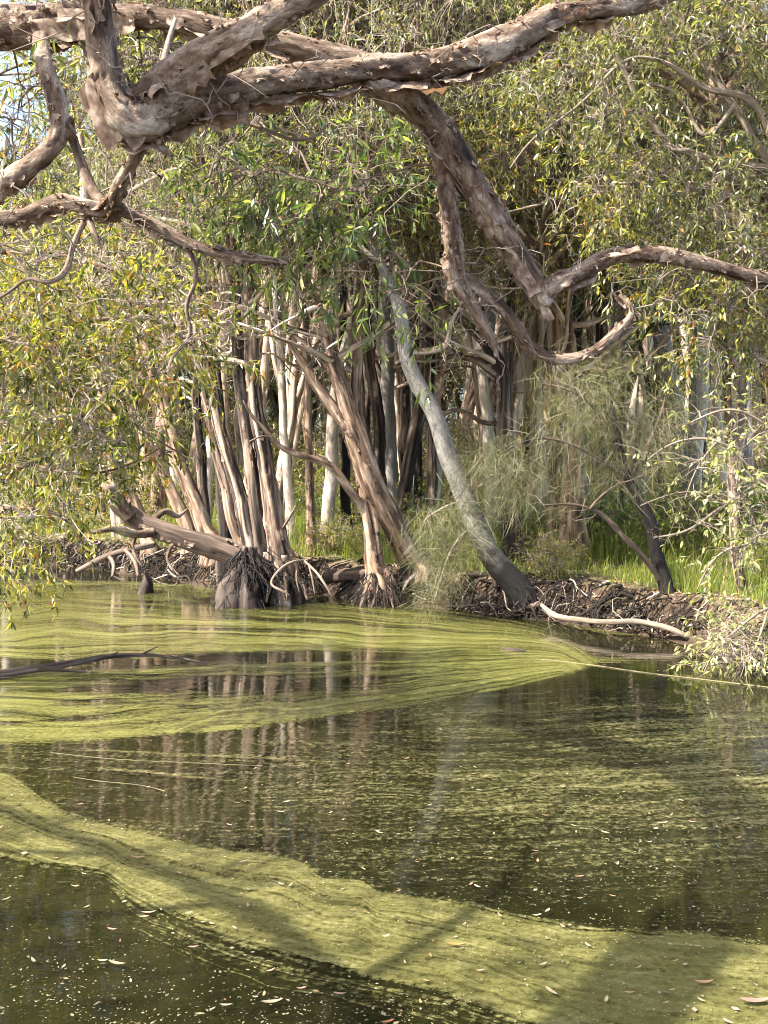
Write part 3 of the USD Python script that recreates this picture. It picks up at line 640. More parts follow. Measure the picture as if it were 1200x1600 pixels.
bank_tree('paperbark_tree', 'light-streaked trunk in the middle of the clump, leaning left', 'tree', [[(398, 884, 28), (374, 780, 25), (350, 690, 22), (332, 600, 20), (300, 420, 18), (262, 150, 14)]], TRUNK, d=13.9, crowns=[(270, 120, 13.9, 1.0, 2, 10)], nroot=3, amp=1.3)
bank_tree('paperbark_tree', 'slim ridged trunk left of the middle of the clump', 'tree', [[(384, 876, 22), (358, 790, 20), (338, 700, 18), (318, 600, 17), (290, 380, 14)]], TRUNK, d=14.3, crowns=[(250, 430, 15.5, .6, 1, 120)])
bank_tree('paperbark_tree', 'dark upright trunk behind the left side of the clump', 'tree', [[(352, 868, 24), (348, 780, 22), (345, 680, 21), (335, 560, 19), (320, 300, 15)]], DARKT, d=15.0, crowns=[(318, 200, 15, 1.3, 3, 160)])
bank_tree('paperbark_tree', 'broad tan trunk leaning left behind the fallen log', 'tree', [[(334, 858, 36), (312, 800, 30), (288, 740, 27), (262, 660, 23), (215, 500, 18), (180, 300, 14)]], BROWN, d=15.6, crowns=[(180, 180, 16.6, 1.0, 3, 75)])
bank_tree('paperbark_tree', 'blackish trunk standing between the tan leaning trunk and the clump', 'tree', [[(322, 848, 20), (318, 770, 18), (312, 690, 17), (305, 560, 15), (300, 250, 12)]], DARKT, d=16.4, crowns=[(300, 40, 16.4, 1.2, 4, 20)])
bank_tree('paperbark_tree', 'short tan leaning trunk left of the broad one behind the log', 'tree', [[(299, 848, 30), (284, 800, 24), (262, 750, 20), (230, 660, 16), (190, 520, 12)]], BROWN, d=16.7, crowns=[])
bank_tree('paperbark_tree', 'mossy leaning trunk at the far left behind the hanging leaves', 'tree', [[(235, 862, 26), (215, 800, 22), (188, 740, 18), (150, 640, 15), (110, 480, 12)]], BROWN, d=17.3, crowns=[(20, 560, 17.5, 1.1, 3, 0)])
# single trunks between the clump and the double trunk
bank_tree('gum_tree', 'pale grey straight trunk just right of the ridged clump', 'tree', [[(455, 846, 18), (449, 760, 17), (443, 670, 16), (439, 590, 15), (430, 420, 14), (425, 100, 11)]], WHITE, 'smooth', crowns=[(430, 250, 17.5, 1.4, 4, 50)], sides=14, step=.1)
bank_tree('paperbark_tree', 'slender reddish-brown straight trunk in the grass left of the charred one', 'tree', [[(487, 861, 17), (484, 780, 15), (482, 690, 14), (481, 600, 13), (478, 450, 12), (475, 150, 9)]], BROWN, crowns=[(475, 280, 16.2, 1.2, 1, 200)], sides=16, amp=1.5)
bank_tree('burnt_tree', 'charred black straight trunk in the grass left of the leaning double trunk', 'tree', [[(546, 846, 20), (541, 780, 18), (538, 700, 17), (536, 620, 15), (536, 400, 12), (538, 100, 10)]], BLACK, crowns=[(536, 260, 17.6, 1.3, 2, 100)], sides=14)
# the leaning double trunk in the middle
bank_tree('paperbark_tree', 'peach-brown leaning trunk that forks at mid height beside the grassy bank', 'tree',
    [[(650, 888, 56), (625, 845, 48, -.15), (600, 790, 45, -.4), (576, 735, 44, -.6), (556, 685, 43, -.7), (543, 650, 37, -.7), (532, 600, 31, -.7), (523, 570, 29, -.7), (505, 500, 22, -.7), (482, 450, 18, -.7), (470, 380, 12, -.7)],
     [(556, 690, 30, -.7), (537, 660, 26, -.7), (510, 622, 21, -.7), (485, 586, 17, -.7), (466, 558, 14, -.7), (450, 530, 9, -.7)], [(547, 640, 16, -.6), (525, 600, 13, -.5), (512, 560, 11, -.4), (505, 520, 9, -.3)]],
    BROWN, d=13.75, crowns=[(470, 330, 13.3, .8, 1, 0), (520, 400, 12.6, .62, 0, 100), (430, 400, 12.8, .7, 3, 10)], nroot=10, amp=.8)
bank_tree('paperbark_tree', 'upright mottled trunk crossing behind the leaning one on a mass of dark roots', 'tree', [[(594, 915, 44), (585, 870, 33), (579, 830, 31), (573, 790, 30), (566, 730, 26), (556, 640, 22), (560, 500, 19), (570, 250, 15)]], BROWN, d=13.35, crowns=[(575, 230, 13.3, 1.2, 2, 0), (560, 60, 13.4, 1.1, 1, 90), (610, 360, 12.5, .75, 3, 60)], nroot=16,
    branches=[[(577, 815, 19, 0), (560, 785, 17, -.1), (538, 752, 16, -.2), (512, 726, 15, -.25), (480, 716, 13, -.3), (452, 706, 12, -.35), (433, 694, 10, -.4), (412, 670, 8, -.45), (395, 650, 6, -.5), (380, 625, 4, -.55)],
              [(512, 727, 5, -.25), (508, 714, 4, -.3), (500, 712, 2.5, -.3)], [(433, 694, 5, -.4), (415, 682, 4, -.5), (390, 690, 3, -.6)]])
bank_tree('gum_tree', 'smooth grey-brown trunk close behind the double trunk', 'tree', [[(617, 838, 28), (611, 780, 27), (608, 700, 26), (607, 620, 25), (606, 500, 23), (600, 200, 19)]], GREY, 'smooth', crowns=[(605, 170, 18.4, 1.4, 1, 10)], sides=16, step=.1)
bank_tree('paperbark_tree', 'shaggy dark trunk between the double trunk and the smooth grey trunk', 'tree', [[(598, 846, 24), (594, 760, 22), (590, 660, 22), (578, 560, 20), (566, 420, 16), (560, 200, 12)]], DARKT, crowns=[(560, 300, 17.6, 1.1, 0, 10)], sides=16)
bank_tree('paperbark_tree', 'light brown shaggy trunk left of the leaning grey gum', 'tree', [[(638, 836, 24), (635, 750, 22), (632, 650, 20), (636, 500, 18), (650, 250, 15)]], TRUNK, crowns=[(648, 300, 18.5, 1.3, 4, 70)], sides=16)
bank_tree('paperbark_tree', 'black-barked straight trunk touching the light brown shaggy one', 'tree', [[(655, 834, 17), (653, 750, 16), (651, 640, 15), (650, 480, 13), (655, 200, 10)]], BLACK, crowns=[(655, 200, 18.8, 1.3, 2, 130)], sides=14)
# the leaning grey gum
lean_t, lean_o, lean_d = bank_tree('gum_tree', 'smooth grey gum leaning far left from the water edge, its foot dark with char, wet and painted shade', 'tree',
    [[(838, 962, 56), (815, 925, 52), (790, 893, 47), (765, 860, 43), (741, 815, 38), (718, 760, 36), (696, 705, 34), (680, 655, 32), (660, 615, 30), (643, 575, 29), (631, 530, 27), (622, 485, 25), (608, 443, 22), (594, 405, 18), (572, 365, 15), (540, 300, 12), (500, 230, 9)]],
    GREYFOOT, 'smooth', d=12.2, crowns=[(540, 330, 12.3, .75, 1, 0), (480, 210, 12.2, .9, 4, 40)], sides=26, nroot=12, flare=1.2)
# trunks right of the gum
bank_tree('paperbark_tree', 'dark shaggy forked trunk right behind the leaning gum', 'tree', [[(803, 880, 42), (797, 800, 36), (790, 700, 34), (785, 620, 32), (775, 560, 26), (735, 510, 16), (700, 480, 12), (660, 440, 8)], [(787, 640, 24), (796, 540, 20), (800, 420, 16), (810, 200, 12)]], DARKT, d=14.0, crowns=[(815, 250, 14, 1.2, 1, 0), (760, 120, 14.2, 1.2, 0, 200), (730, 350, 12.8, .8, 0, 30), (700, 250, 12.8, .9, 4, 120), (850, 400, 12.6, .8, 3, 200)], nroot=5, amp=1.2,
    branches=[[(778, 590, 12, 0), (750, 568, 11, -.2), (715, 556, 9, -.3), (680, 562, 8, -.35), (648, 563, 6, -.4)], [(775, 565, 11, 0), (735, 560, 11, -.15), (705, 550, 12, -.2), (685, 530, 11, -.3), (650, 520, 9, -.4), (610, 524, 5, -.5)],
              [(785, 660, 10, 0), (750, 658, 9, -.2), (720, 642, 8, -.3), (697, 645, 7, -.3), (687, 658, 5, -.35), (684, 672, 3, -.4)]])
bank_tree('ringed_palm', 'slim ringed grey trunk beside the dark shaggy forked trunk', 'palm', [[(770, 830, 17), (769, 740, 16), (768, 660, 15), (768, 560, 14), (766, 400, 12)]], GREY, 'smooth', crowns=[], sides=14)
bank_tree('paperbark_tree', 'rough brown trunk with a black hollow high behind the she-oak needles', 'tree', [[(866, 872, 30), (868, 760, 26), (869, 650, 26), (870, 500, 30), (868, 380, 34), (860, 250, 28), (850, 60, 20)]], BROWN, crowns=[(870, 230, 15.3, 1.2, 4, 0), (860, 40, 15.3, 1.2, 1, 0)], amp=1.3)
bank_tree('paperbark_tree', 'stout red-brown buttressed trunk standing on the bank behind the she-oak', 'tree', [[(902, 884, 62), (898, 820, 46), (895, 760, 40), (890, 660, 36), (885, 500, 30), (880, 300, 24)]], BROWN, d=14.2, crowns=[(900, 420, 14.4, 1.0, 1, 90), (885, 240, 14.4, 1.2, 0, 90)], nroot=5, amp=1.4)
bank_tree('burnt_tree', 'dark broken-barked trunk to the right of the stout red-brown trunk', 'tree', [[(928, 872, 28), (930, 800, 24), (934, 740, 22), (938, 640, 19), (940, 400, 15)]], DARKT, d=14.8, crowns=[(945, 330, 14.8, 1.1, 1, 10)])
bank_tree('paperbark_tree', 'thin pale trunk in the undergrowth between the dark trunk and the black she-oak', 'tree', [[(975, 832, 15), (974, 760, 14), (972, 650, 13), (975, 400, 11)]], TRUNK, crowns=[(980, 320, 18.7, 1.4, 4, 10)], sides=12)
bank_tree('gum_tree', 'bright white straight trunk at the right behind the bare twigs', 'tree', [[(1138, 830, 15), (1128, 720, 15), (1120, 620, 15), (1113, 520, 14), (1108, 430, 13), (1095, 150, 10)]], WHITE, 'smooth', d=15.0, crowns=[(1095, 200, 15, 1.2, 4, 40)], sides=14, step=.1)
bank_tree('paperbark_tree', 'pinkish-brown straight trunk rising behind the silver twigs at the right', 'tree', [[(1158, 958, 20), (1152, 860, 18), (1144, 740, 17), (1138, 620, 16), (1128, 500, 15), (1120, 330, 13), (1110, 80, 10)]], TRUNK, d=10.9, base_h=.4, crowns=[(1120, 150, 10.9, 1.0, 0, 40)], sides=18)
bank_tree('gum_tree', 'wide grey trunk leaning left high behind the she-oak needles', 'tree', [[(1085, 836, 40), (1068, 720, 36), (1050, 620, 34), (1020, 480, 30), (960, 380, 26), (910, 340, 22), (850, 250, 16)]], GREY, 'smooth', d=17.5, crowns=[(1000, 300, 17.5, 1.4, 4, 40)], sides=14)
bank_tree('paperbark_tree', 'tall orange-barked limb-like trunk at the right edge of the photo', 'tree', [[(1235, 830, 34), (1222, 700, 30), (1207, 590, 28), (1190, 520, 26), (1172, 450, 20), (1150, 340, 15), (1110, 230, 12), (1050, 110, 10), (1000, 40, 8)]], BROWN, d=13.0, crowns=[(1190, 330, 13, 1.1, 1, 0), (1080, 90, 12.5, 1.1, 4, 0)], sides=18)

# ------------------------------------------------------------------ palm at the right, fronds dark green
def frond(base, d, L, g):
    t = np.linspace(0, 1, 12); side = unit(np.cross(d, [0, 0, 1.0]))
    sp = base + np.outer(t, d) * L + np.outer(t ** 2, [0, 0, -1]) * L * .65
    rach = tube(sp, np.linspace(.014, .004, 12), 5, .15)
    n = 46; tt = np.repeat(np.linspace(.12, 1, n), 2); s = np.tile([1, -1], n)
    p = np.stack([np.interp(tt, t, sp[:, k]) for k in range(3)], 1)
    dd = side * s[:, None] + d * .5 + np.array([0, 0, -1]) * g.uniform(.5, 1.2, (2 * n, 1))
    lf = leaves(p, dd, L * .34 * np.sin(np.pi * (tt * .8 + .15)), .032, g)
    return rach, lf
pm = P(1165, 825, 14.0)
palm = thing('palm_tree', 'ringed grey palm trunk with hanging dark green fronds at the right', 'palm', pm)
p_, r_ = stem([(1165, 825, 22), (1163, 740, 19), (1162, 640, 18), (1164, 540, 18), (1166, 470, 17), (1168, 420, 14)], 14.0)
put('trunk', tube(p_, r_, 16, .04, 'smooth', 5), GREY, palm, smooth=True, origin=pm)
g = np.random.default_rng(4)
def fronds(parent, top, n, L, o, up=.5):
    for i in range(n):
        a = i * 2.4 + g.uniform(-.3, .3); e = g.uniform(-.2, 1.0) * up * 2
        d = np.array([math.cos(a) * math.cos(e), math.sin(a) * math.cos(e), math.sin(e)])
        ra, lf = frond(top, d, L * g.uniform(.8, 1.1), g)
        f = UsdGeom.Xform.Define(stage, numbered(str(parent.GetPath()), 'frond')).GetPrim()
        put('stalk', ra, TWIGD, f, smooth=True, origin=o); put('leaflets', lf, PALMLEAF, f, origin=o, kind='stuff')
fronds(palm, P(1166, 425, 14.0), 11, 1.7, pm)
p2 = P(1082, 830, 15.5)
palm2 = thing('palm_tree', 'palm with dense dark fronds drooping behind the right-hand limb', 'palm', p2)
p_, r_ = stem([(1082, 830, 20), (1083, 700, 17), (1084, 560, 16), (1082, 440, 15), (1078, 400, 12)], 15.5)
put('trunk', tube(p_, r_, 14, .05, 'smooth', 6), GREY, palm2, smooth=True, origin=p2)
fronds(palm2, P(1078, 395, 15.5), 12, 1.8, p2)

# ------------------------------------------------------------------ she-oaks: thin drooping needles
def needles(c, out, n, L, rngs, w=.0026):
    m = len(c) * n; p = np.repeat(c, n, 0) + rngs.normal(size=(m, 3)) * .11
    d = unit(np.repeat(unit(out), n, 0) * .55 + rngs.normal(size=(m, 3)) * .6 + [0, 0, -.55])
    Ls = (L * rngs.uniform(.35, 1.4, m))[:, None]
    s = unit(np.cross(d, rngs.normal(size=(m, 3)))) * w * rngs.uniform(.7, 1.3, (m, 1))
    mid = p + d * Ls * .5 + [0, 0, -.01]; tip = p + d * Ls + np.array([0, 0, -.10]) * Ls
    v = np.stack([p - s * .5, p + s * .5, mid + s * .5, mid - s * .5, tip], 1).reshape(-1, 3)
    return v, (np.array([[0, 1, 2], [0, 2, 3], [3, 2, 4]])[None] + (np.arange(m) * 5)[:, None, None]).reshape(-1, 3), {'pick': np.repeat(rngs.uniform(0, 1, m), 5)}

def she_oak_foliage(parent, o, skel, polys, n, per, d0, d1, L, seed):
    r = np.random.default_rng(seed)
    c = in_polys(polys, n, d0, d1, r)
    _, i = cKDTree(skel).query(c)
    pl = limb_to(skel[i], c, r, 6, .05, .2)
    put('branchlets', twigs(pl, np.full(len(c), .005), np.full(len(c), .0015)), TWIGD, parent, origin=o, kind='stuff')
    cc = pl[:, 2:].reshape(-1, 3); oo = np.repeat(c - skel[i], 4, 0)
    put('needles', needles(cc, oo, per, L, r), NEEDLE, parent, origin=o, kind='stuff')

def in_poly(px, py, poly):
    poly = np.asarray(poly, float); inside = np.zeros(len(px), bool); j = len(poly) - 1
    for i in range(len(poly)):
        a, b = poly[i], poly[j]
        inside ^= ((a[1] > py) != (b[1] > py)) & (px < (b[0] - a[0]) * (py - a[1]) / (b[1] - a[1] + 1e-9) + a[0]); j = i
    return inside

def in_polys(polys, n, d0, d1, r, clump=0.0, seed=0):
    out = []
    for po in polys:
        po = np.asarray(po, float); k = 0; got = []
        while k < n:
            px = r.uniform(po[:, 0].min(), po[:, 0].max(), n * 3); py = r.uniform(po[:, 1].min(), po[:, 1].max(), n * 3)
            m = in_poly(px, py, po)
            if clump: m &= meshkit.noise(np.stack([px / 70, py / 70, px * 0], -1), 77 + seed) > clump
            dd = r.uniform(d0, d1, n * 3)
            got += [P(a, b, c) for a, b, c in zip(px[m], py[m], dd[m])]; k = len(got)
        out.append(np.array(got[:n]))
    return np.vstack(out)

so_o = P(1045, 940, 11.3)
she_oak = thing('she_oak', 'black-stemmed she-oak on the right bank under a veil of fine grey-green needles', 'tree', so_o)
p_, r_ = stem([(1045, 940, 30), (1036, 895, 26), (1024, 850, 25), (1010, 805, 24), (996, 778, 21), (983, 750, 17), (970, 700, 13), (955, 640, 10), (945, 580, 7)], 11.3, 1.3)
put('trunk', tube(p_, r_, 18, .05, 'rough', 3), BLACK, she_oak, smooth=True, origin=so_o)
sk = [p_]
for br in ([(1034, 908, 12, 0), (1005, 870, 11, -.1), (975, 838, 10, -.2), (950, 812, 9, -.2), (920, 795, 8, -.3), (885, 788, 5, -.35), (850, 790, 3, -.4)], [(922, 796, 6, -.3), (940, 775, 5, -.35), (968, 755, 3, -.4)],
           [(983, 750, 9, 0), (1010, 700, 7, .1), (1035, 640, 5, .1), (1045, 590, 3, 0)], [(965, 680, 8, 0), (930, 640, 6, -.1), (890, 610, 5, -.2), (850, 600, 3, -.2)], [(983, 750, 8, 0), (940, 720, 6, -.2), (880, 690, 5, -.3), (820, 690, 3, -.4), (780, 710, 2, -.4)]):
    q_, s_ = stem(br, 11.3, 0)
    put('branch', tube(q_, s_, 8, .05, 'rough', 9), DRIFT, she_oak, smooth=True, origin=so_o); sk.append(q_)
she_oak_foliage(she_oak, so_o, skeleton(sk), [[(870, 540), (1000, 550), (1085, 590), (1100, 700), (1060, 770), (930, 770), (850, 720), (830, 600)]], 130, 9, 10.5, 12.0, .27, 5)
she_oak_foliage(she_oak, so_o, skeleton(sk), [[(790, 680), (870, 640), (960, 680), (940, 800), (860, 830), (800, 800)]], 24, 9, 10.8, 11.8, .25, 15)
so2 = P(770, 905, 12.9)
oak2 = thing('she_oak', 'small she-oak with yellow-green sprays hanging over the water beside the leaning gum', 'tree', so2)
p_, r_ = stem([(772, 905, 10), (765, 860, 8), (752, 800, 7), (745, 740, 6), (748, 690, 4)], 12.6, 1.2)
put('trunk', tube(p_, r_, 8, .05, 'rough', 3), DRIFT, oak2, smooth=True, origin=so2)
sk = [p_]
for br in ([(757, 825, 6, 0), (730, 830, 5, -.4), (705, 860, 4, -.7), (690, 900, 3, -.8), (678, 940, 2, -.8)], [(748, 760, 5, 0), (780, 740, 4, -.3), (820, 760, 2, -.5)], [(750, 790, 5, 0), (700, 790, 4, -.5), (665, 810, 2, -.7)]):
    q_, s_ = stem(br, 12.6, 0)
    put('branch', tube(q_, s_, 6, .05, 'rough', 9), TWIG, oak2, smooth=True, origin=so2); sk.append(q_)
she_oak_foliage(oak2, so2, skeleton(sk), [[(655, 800), (720, 790), (755, 840), (715, 900), (690, 960), (660, 940), (668, 880), (640, 850)], [(700, 700), (780, 690), (850, 730), (830, 800), (760, 800)]], 80, 9, 11.5, 12.4, .27, 6)

# ------------------------------------------------------------------ logs, stumps, roots and branches at the water
lo = P(390, 880, 13.3)
log = thing('fallen_log', 'thick fallen paperbark log sloping from the clump towards the left, its end broken', 'log', lo)
q_, s_ = stem([(412, 892, 40), (385, 876, 44), (340, 856, 42), (290, 842, 40), (245, 828, 38), (212, 812, 36), (192, 796, 32), (178, 786, 26), (168, 780, 12)], 13.3, 0)
q0_, s0_ = q_, s_; put('trunk', tube(q_, s_, 26, .035, 'trunk', 8, .8), DRIFT, log, smooth=True, origin=lo)
for br in ([(205, 808, 24, -.1), (186, 780, 24, -.15), (172, 762, 22, -.2), (163, 776, 17, -.3), (162, 800, 9, -.3)], [(200, 806, 16, 0), (175, 760, 14, .1), (150, 725, 11, .25), (124, 700, 8, .4), (110, 670, 5, .5)], [(240, 832, 18, -.1), (205, 834, 15, -.3), (172, 826, 13, -.5), (150, 832, 9, -.6), (118, 822, 5, -.7)], [(238, 816, 13, .1), (262, 800, 11, .3), (278, 806, 8, .45), (292, 796, 4, .5)], [(270, 850, 9, -.1), (262, 872, 7, -.15), (270, 892, 4, -.2)], [(215, 830, 10, -.1), (208, 855, 8, -.2), (222, 885, 4, -.2)]):
    q_, s_ = stem(br, 13.3, 0)
    put('broken_branch', tube(q_, s_, 12, .03, 'paper', 5, 1.6), PAPER, log, smooth=True, origin=lo)
roots(log, lo + [0, -.1, 0], 8, .5, 71, .02, lo, STUMPM); shreds(log, q0_, s0_, 22, 3, lo)
st = P(375, 925, 13.1)
stump = thing('root_stump', 'dark flared stump carrying the foot of the fallen log in the water', 'stump', st)
q_ = np.array([st + [0, 0, -.3], st + [0, 0, 0], st + [.03, .05, .14], st + [.08, .12, .34]]); put('stump_body', tube(q_, [.30, .26, .2, .17], 40, .02, 'trunk', 31, 1.7), STUMPM, stump, smooth=True, origin=st)
roots(stump, st + [.02, .05, .1], 6, .34, 81, .03, st, STUMPM, -.32)
kn = W(228, 927)
knee = thing('stump', 'small pointed dark stump standing alone in the green water', 'stump', kn)
put('stump_body', tube([kn + [0, 0, -.3], kn, kn + [.01, 0, .12], kn + [.0, 0, .21], kn + [-.02, 0, .29]], [.15, .11, .09, .055, .015], 18, .02, 'rough', 12, 1.8), STUMPM, knee, smooth=True, origin=kn)
hl = P(540, 900, 14.0)
hlog = thing('fallen_log', 'short grey hollow log lying on the bank left of the root mass', 'log', hl)
put('trunk', tube([P(505, 904, 14.1), P(535, 899, 14.0), P(580, 896, 13.9)], [.085, .085, .08], 18, .04, 'trunk', 4, .7), DRIFT, hlog, smooth=True, origin=hl)

def drift(name, label, pts, mat=DRIFT, sides=10, cat='branch', subs=()):
    p = [np.array(a[:3]) for a in pts]; o = p[0]
    t = thing(name, label, cat, o)
    put('stem', tube(p, [a[3] for a in pts], sides, .03, 'rough', len(label), .7), mat, t, smooth=True, origin=o)
    for s in subs: put('twig', tube([np.array(a[:3]) for a in s], [a[3] for a in s], 6, .03, 'rough', 2, .6), mat, t, smooth=True, origin=o)
def wp(px, py, r, z=0.0): return (*W(px, py, z), r)
drift('fallen_branch', 'long pale bent branch lying along the foot of the right bank', [(*P(846, 945, 11.6), .02), (*P(870, 962, 11.3), .032), wp(905, 968, .03, .14), wp(950, 972, .029, .15), wp(1000, 972, .03, .17), wp(1035, 978, .03, .15), wp(1065, 990, .026, .10), wp(1095, 1004, .016, .0)], PALEW, 12)
drift('fallen_branch', 'dark root-like branch resting against the bank at the foot of the leaning gum', [(*P(800, 962, 12.1), .03), (*P(840, 945, 12.0), .04), (*P(870, 935, 12.3), .035), (*P(895, 925, 12.8), .02)], ROOTM)
drift('sunken_branch', 'long dark bare branch reaching into the pond from the left edge', [wp(-90, 1066, .036, .03), wp(0, 1052, .035, .04), wp(50, 1046, .034, .05), wp(110, 1036, .03, .07), wp(175, 1025, .024, .09), wp(225, 1023, .019, .10), wp(275, 1028, .014, .06), wp(325, 1036, .007, .01)], DRIFT, 12,
      subs=[[wp(172, 1026, .013, .09), wp(184, 1019, .006, .14)], [wp(222, 1023, .012, .1), wp(236, 1015, .007, .15), wp(247, 1010, .004, .18)], [wp(272, 1028, .008, .06), wp(282, 1024, .004, .09)], [wp(60, 1046, .02, .05), wp(120, 1048, .013, .02), wp(160, 1052, .006, .0)]])
drift('floating_stick', 'thin straight straw-coloured stick floating near the right edge', [wp(838, 1030, .006, .008), wp(900, 1036, .005, .004), wp(1000, 1050, .006, .003), wp(1100, 1062, .006, .004), wp(1215, 1076, .006, .004)], STRAW, 8, 'stick')
drift('floating_stick', 'short brown stick floating among the algae right of centre', [wp(786, 1014, .02, .01), wp(803, 1016, .022, .015), wp(820, 1017, .015, .01)], DRIFT, 8, 'stick')
drift('floating_stick', 'long faint straw floating at the left between the two algae mats', [wp(80, 1176, .0018, .012), wp(180, 1186, .0018, .012), wp(300, 1192, .0018, .012), wp(410, 1197, .002, .012)], STRAW, 6, 'stick')
drift('floating_stick', 'curved thin straw on the open water above the near mat', [wp(115, 1214, .0018, .012), wp(160, 1221, .0018, .012), wp(220, 1227, .0018, .012), wp(258, 1236, .002, .012)], STRAW, 6, 'stick')
drift('fallen_branch', 'pale bent root arching over the water edge below the clump', [(*P(476, 876, 13.2), .014), (*P(452, 880, 13.0), .018), (*P(433, 894, 12.9), .016), (*P(424, 912, 12.8), .015), (*P(438, 922, 12.7), .017), (*P(452, 930, 12.7), .01)], PALEW, 10,
      subs=[[(*P(474, 876, 13.2), .016), (*P(495, 895, 13.0), .018), (*P(513, 922, 12.9), .015), (*P(518, 932, 12.9), .01)], [(*P(466, 878, 13.1), .012), (*P(463, 900, 13.0), .013), (*P(468, 925, 13.0), .008)], [(*P(482, 882, 13.1), .01), (*P(488, 905, 13.0), .012), (*P(492, 928, 13.0), .008)]])
drift('dead_twig', 'tangle of whitish dead twigs beside the water left of the stump', [(*P(262, 890, 13.9), .012), (*P(280, 902, 13.7), .014), (*P(292, 900, 13.6), .012), (*P(300, 918, 13.5), .006)], PALEW, 7, 'twig',
      subs=[[(*P(280, 902, 13.7), .01), (*P(270, 916, 13.5), .008), (*P(250, 912, 13.4), .004)], [(*P(285, 903, 13.7), .01), (*P(272, 890, 13.8), .008), (*P(266, 880, 13.8), .004)]])
drift('fallen_branch', 'black drowned branches at the water edge behind the hanging leaves at the left', [(*P(120, 893, 14.6), .03), (*P(160, 872, 14.6), .045), (*P(205, 858, 14.7), .05), (*P(240, 850, 14.9), .05)], ROOTM, 10,
      subs=[[(*P(170, 870, 14.6), .03), (*P(178, 885, 14.4), .03), (*P(176, 900, 14.3), .02)], [(*P(195, 860, 14.6), .03), (*P(212, 880, 14.4), .03), (*P(216, 900, 14.3), .02)]])

# roots hanging out of the eroded bank, and leaf litter
def along_shore(n, x0, x1, r):
    x = r.uniform(x0, x1, n); y = np.interp(x, sx, sy)
    tx = np.gradient(sy, sx); s = np.interp(x, sx, tx)
    nrm = unit(np.stack([s, -np.ones(n), np.zeros(n)], 1))       # towards the water
    return np.stack([x, y, np.zeros(n)], 1), nrm
r = np.random.default_rng(12)
b, nr = along_shore(1700, -8.5, 5.0, r)
dep = r.uniform(.0, .55, len(b))[:, None]; zt = ground_z((b - nr * dep)[:, 0], (b - nr * dep)[:, 1])
p0 = b - nr * dep; p0[:, 2] = zt + .02
tang = np.stack([-nr[:, 1], nr[:, 0], np.zeros(len(b))], 1) * r.normal(0, .25, (len(b), 1))
p3 = b + nr * r.uniform(-.12, .1, (len(b), 1)) + tang; p3[:, 2] = -.05 + r.uniform(0, .15, len(b))
pl = limb_to(p0, p3, r, 6, .08, .22); pl += nr[:, None] * (np.sin(np.linspace(0, np.pi, 6)) * .07)[None, :, None]
rr = r.lognormal(-4.75, .5, len(b))
put('bank_roots', twigs(pl, rr, rr * .5, 4), ROOTM, smooth=True, kind='stuff', cat='roots', label='matted dark roots hanging out of the eroded bank along the water')
half = r.uniform(0, 1, len(b)) < .16
put('bank_rootlets', twigs(pl[half] + nr[half][:, None] * .03 + r.normal(size=(half.sum(), 1, 3)) * .05, rr[half] * .8, rr[half] * .4, 4), TWIG, smooth=True, kind='stuff', cat='roots', label='pale bleached rootlets caught along the eroded bank')
def litter(n, r):
    b, nr = along_shore(n, -9, 5.5, r)
    p = b - nr * (r.uniform(0, 1, (n, 1)) ** 1.6) * 5; p[:, 2] = ground_z(p[:, 0], p[:, 1]) + .012
    a = r.uniform(0, 6.28, n); d = np.stack([np.cos(a), np.sin(a), r.normal(0, .3, n)], 1)
    return leaves(p, d, r.uniform(.04, .1, n), r.uniform(.015, .03, n), r)
LITTER = leaf('dry_litter_leaf', [(0, (.10, .06, .035)), (.5, (.24, .16, .10)), (.9, (.40, .32, .23)), (1, (.5, .44, .36))], trans=.1, rough=.7)
put('leaf_litter', litter(15000, r), LITTER, kind='stuff', cat='leaf litter', label='dry brown leaf litter strewn over the bank top and bank face')

def blades(p, h, r, w=.007):
    n = len(p); a = r.uniform(0, 6.28, n); lean = r.uniform(.1, .8, (n, 1)); d = np.stack([np.cos(a), np.sin(a), np.zeros(n)], 1)
    s = np.stack([-np.sin(a + .4), np.cos(a + .4), np.zeros(n)], 1) * w * r.uniform(.6, 1.4, (n, 1)) * .5; h = h[:, None]; up = np.array([0, 0, 1.0])
    m = p + up * h * .55 + d * h * lean * .2; t = p + up * h * (1 - .25 * lean) + d * h * lean * .75
    v = np.stack([p - s, p + s, m + s * .8, m - s * .8, t], 1).reshape(-1, 3)
    return v, (np.array([[0, 1, 2], [0, 2, 3], [3, 2, 4]])[None] + (np.arange(n) * 5)[:, None, None]).reshape(-1, 3), {'pick': np.repeat(r.uniform(0, 1, n), 5)}
def grass_points(n, r):
    y = r.uniform(9, 34, n * 2) ; x = r.uniform(-.46, .46, n * 2) * y
    d = bank_d(x, y); nz = meshkit.fbm(np.stack([x * .9, y * .9, x * 0], -1), 3, 17)
    px = 600 + x / y * F
    dens = smooth01((d - .35) / .5) * smooth01((nz - .30) * 7) * np.where(px > 470, 1., .35)
    k = r.uniform(0, 1, n * 2) < dens
    x, y, nz = x[k][:n], y[k][:n], nz[k][:n]
    return np.stack([x, y, ground_z(x, y) - .01], 1), nz
gp, gn = grass_points(110000, r)
put('grass', blades(gp, (.14 + .42 * smooth01((gn - .38) * 4)) * r.uniform(.5, 1.3, len(gp)), r, .008), GRASS, kind='stuff', cat='grass', label='bright lime green grass growing under the trees behind the bank')

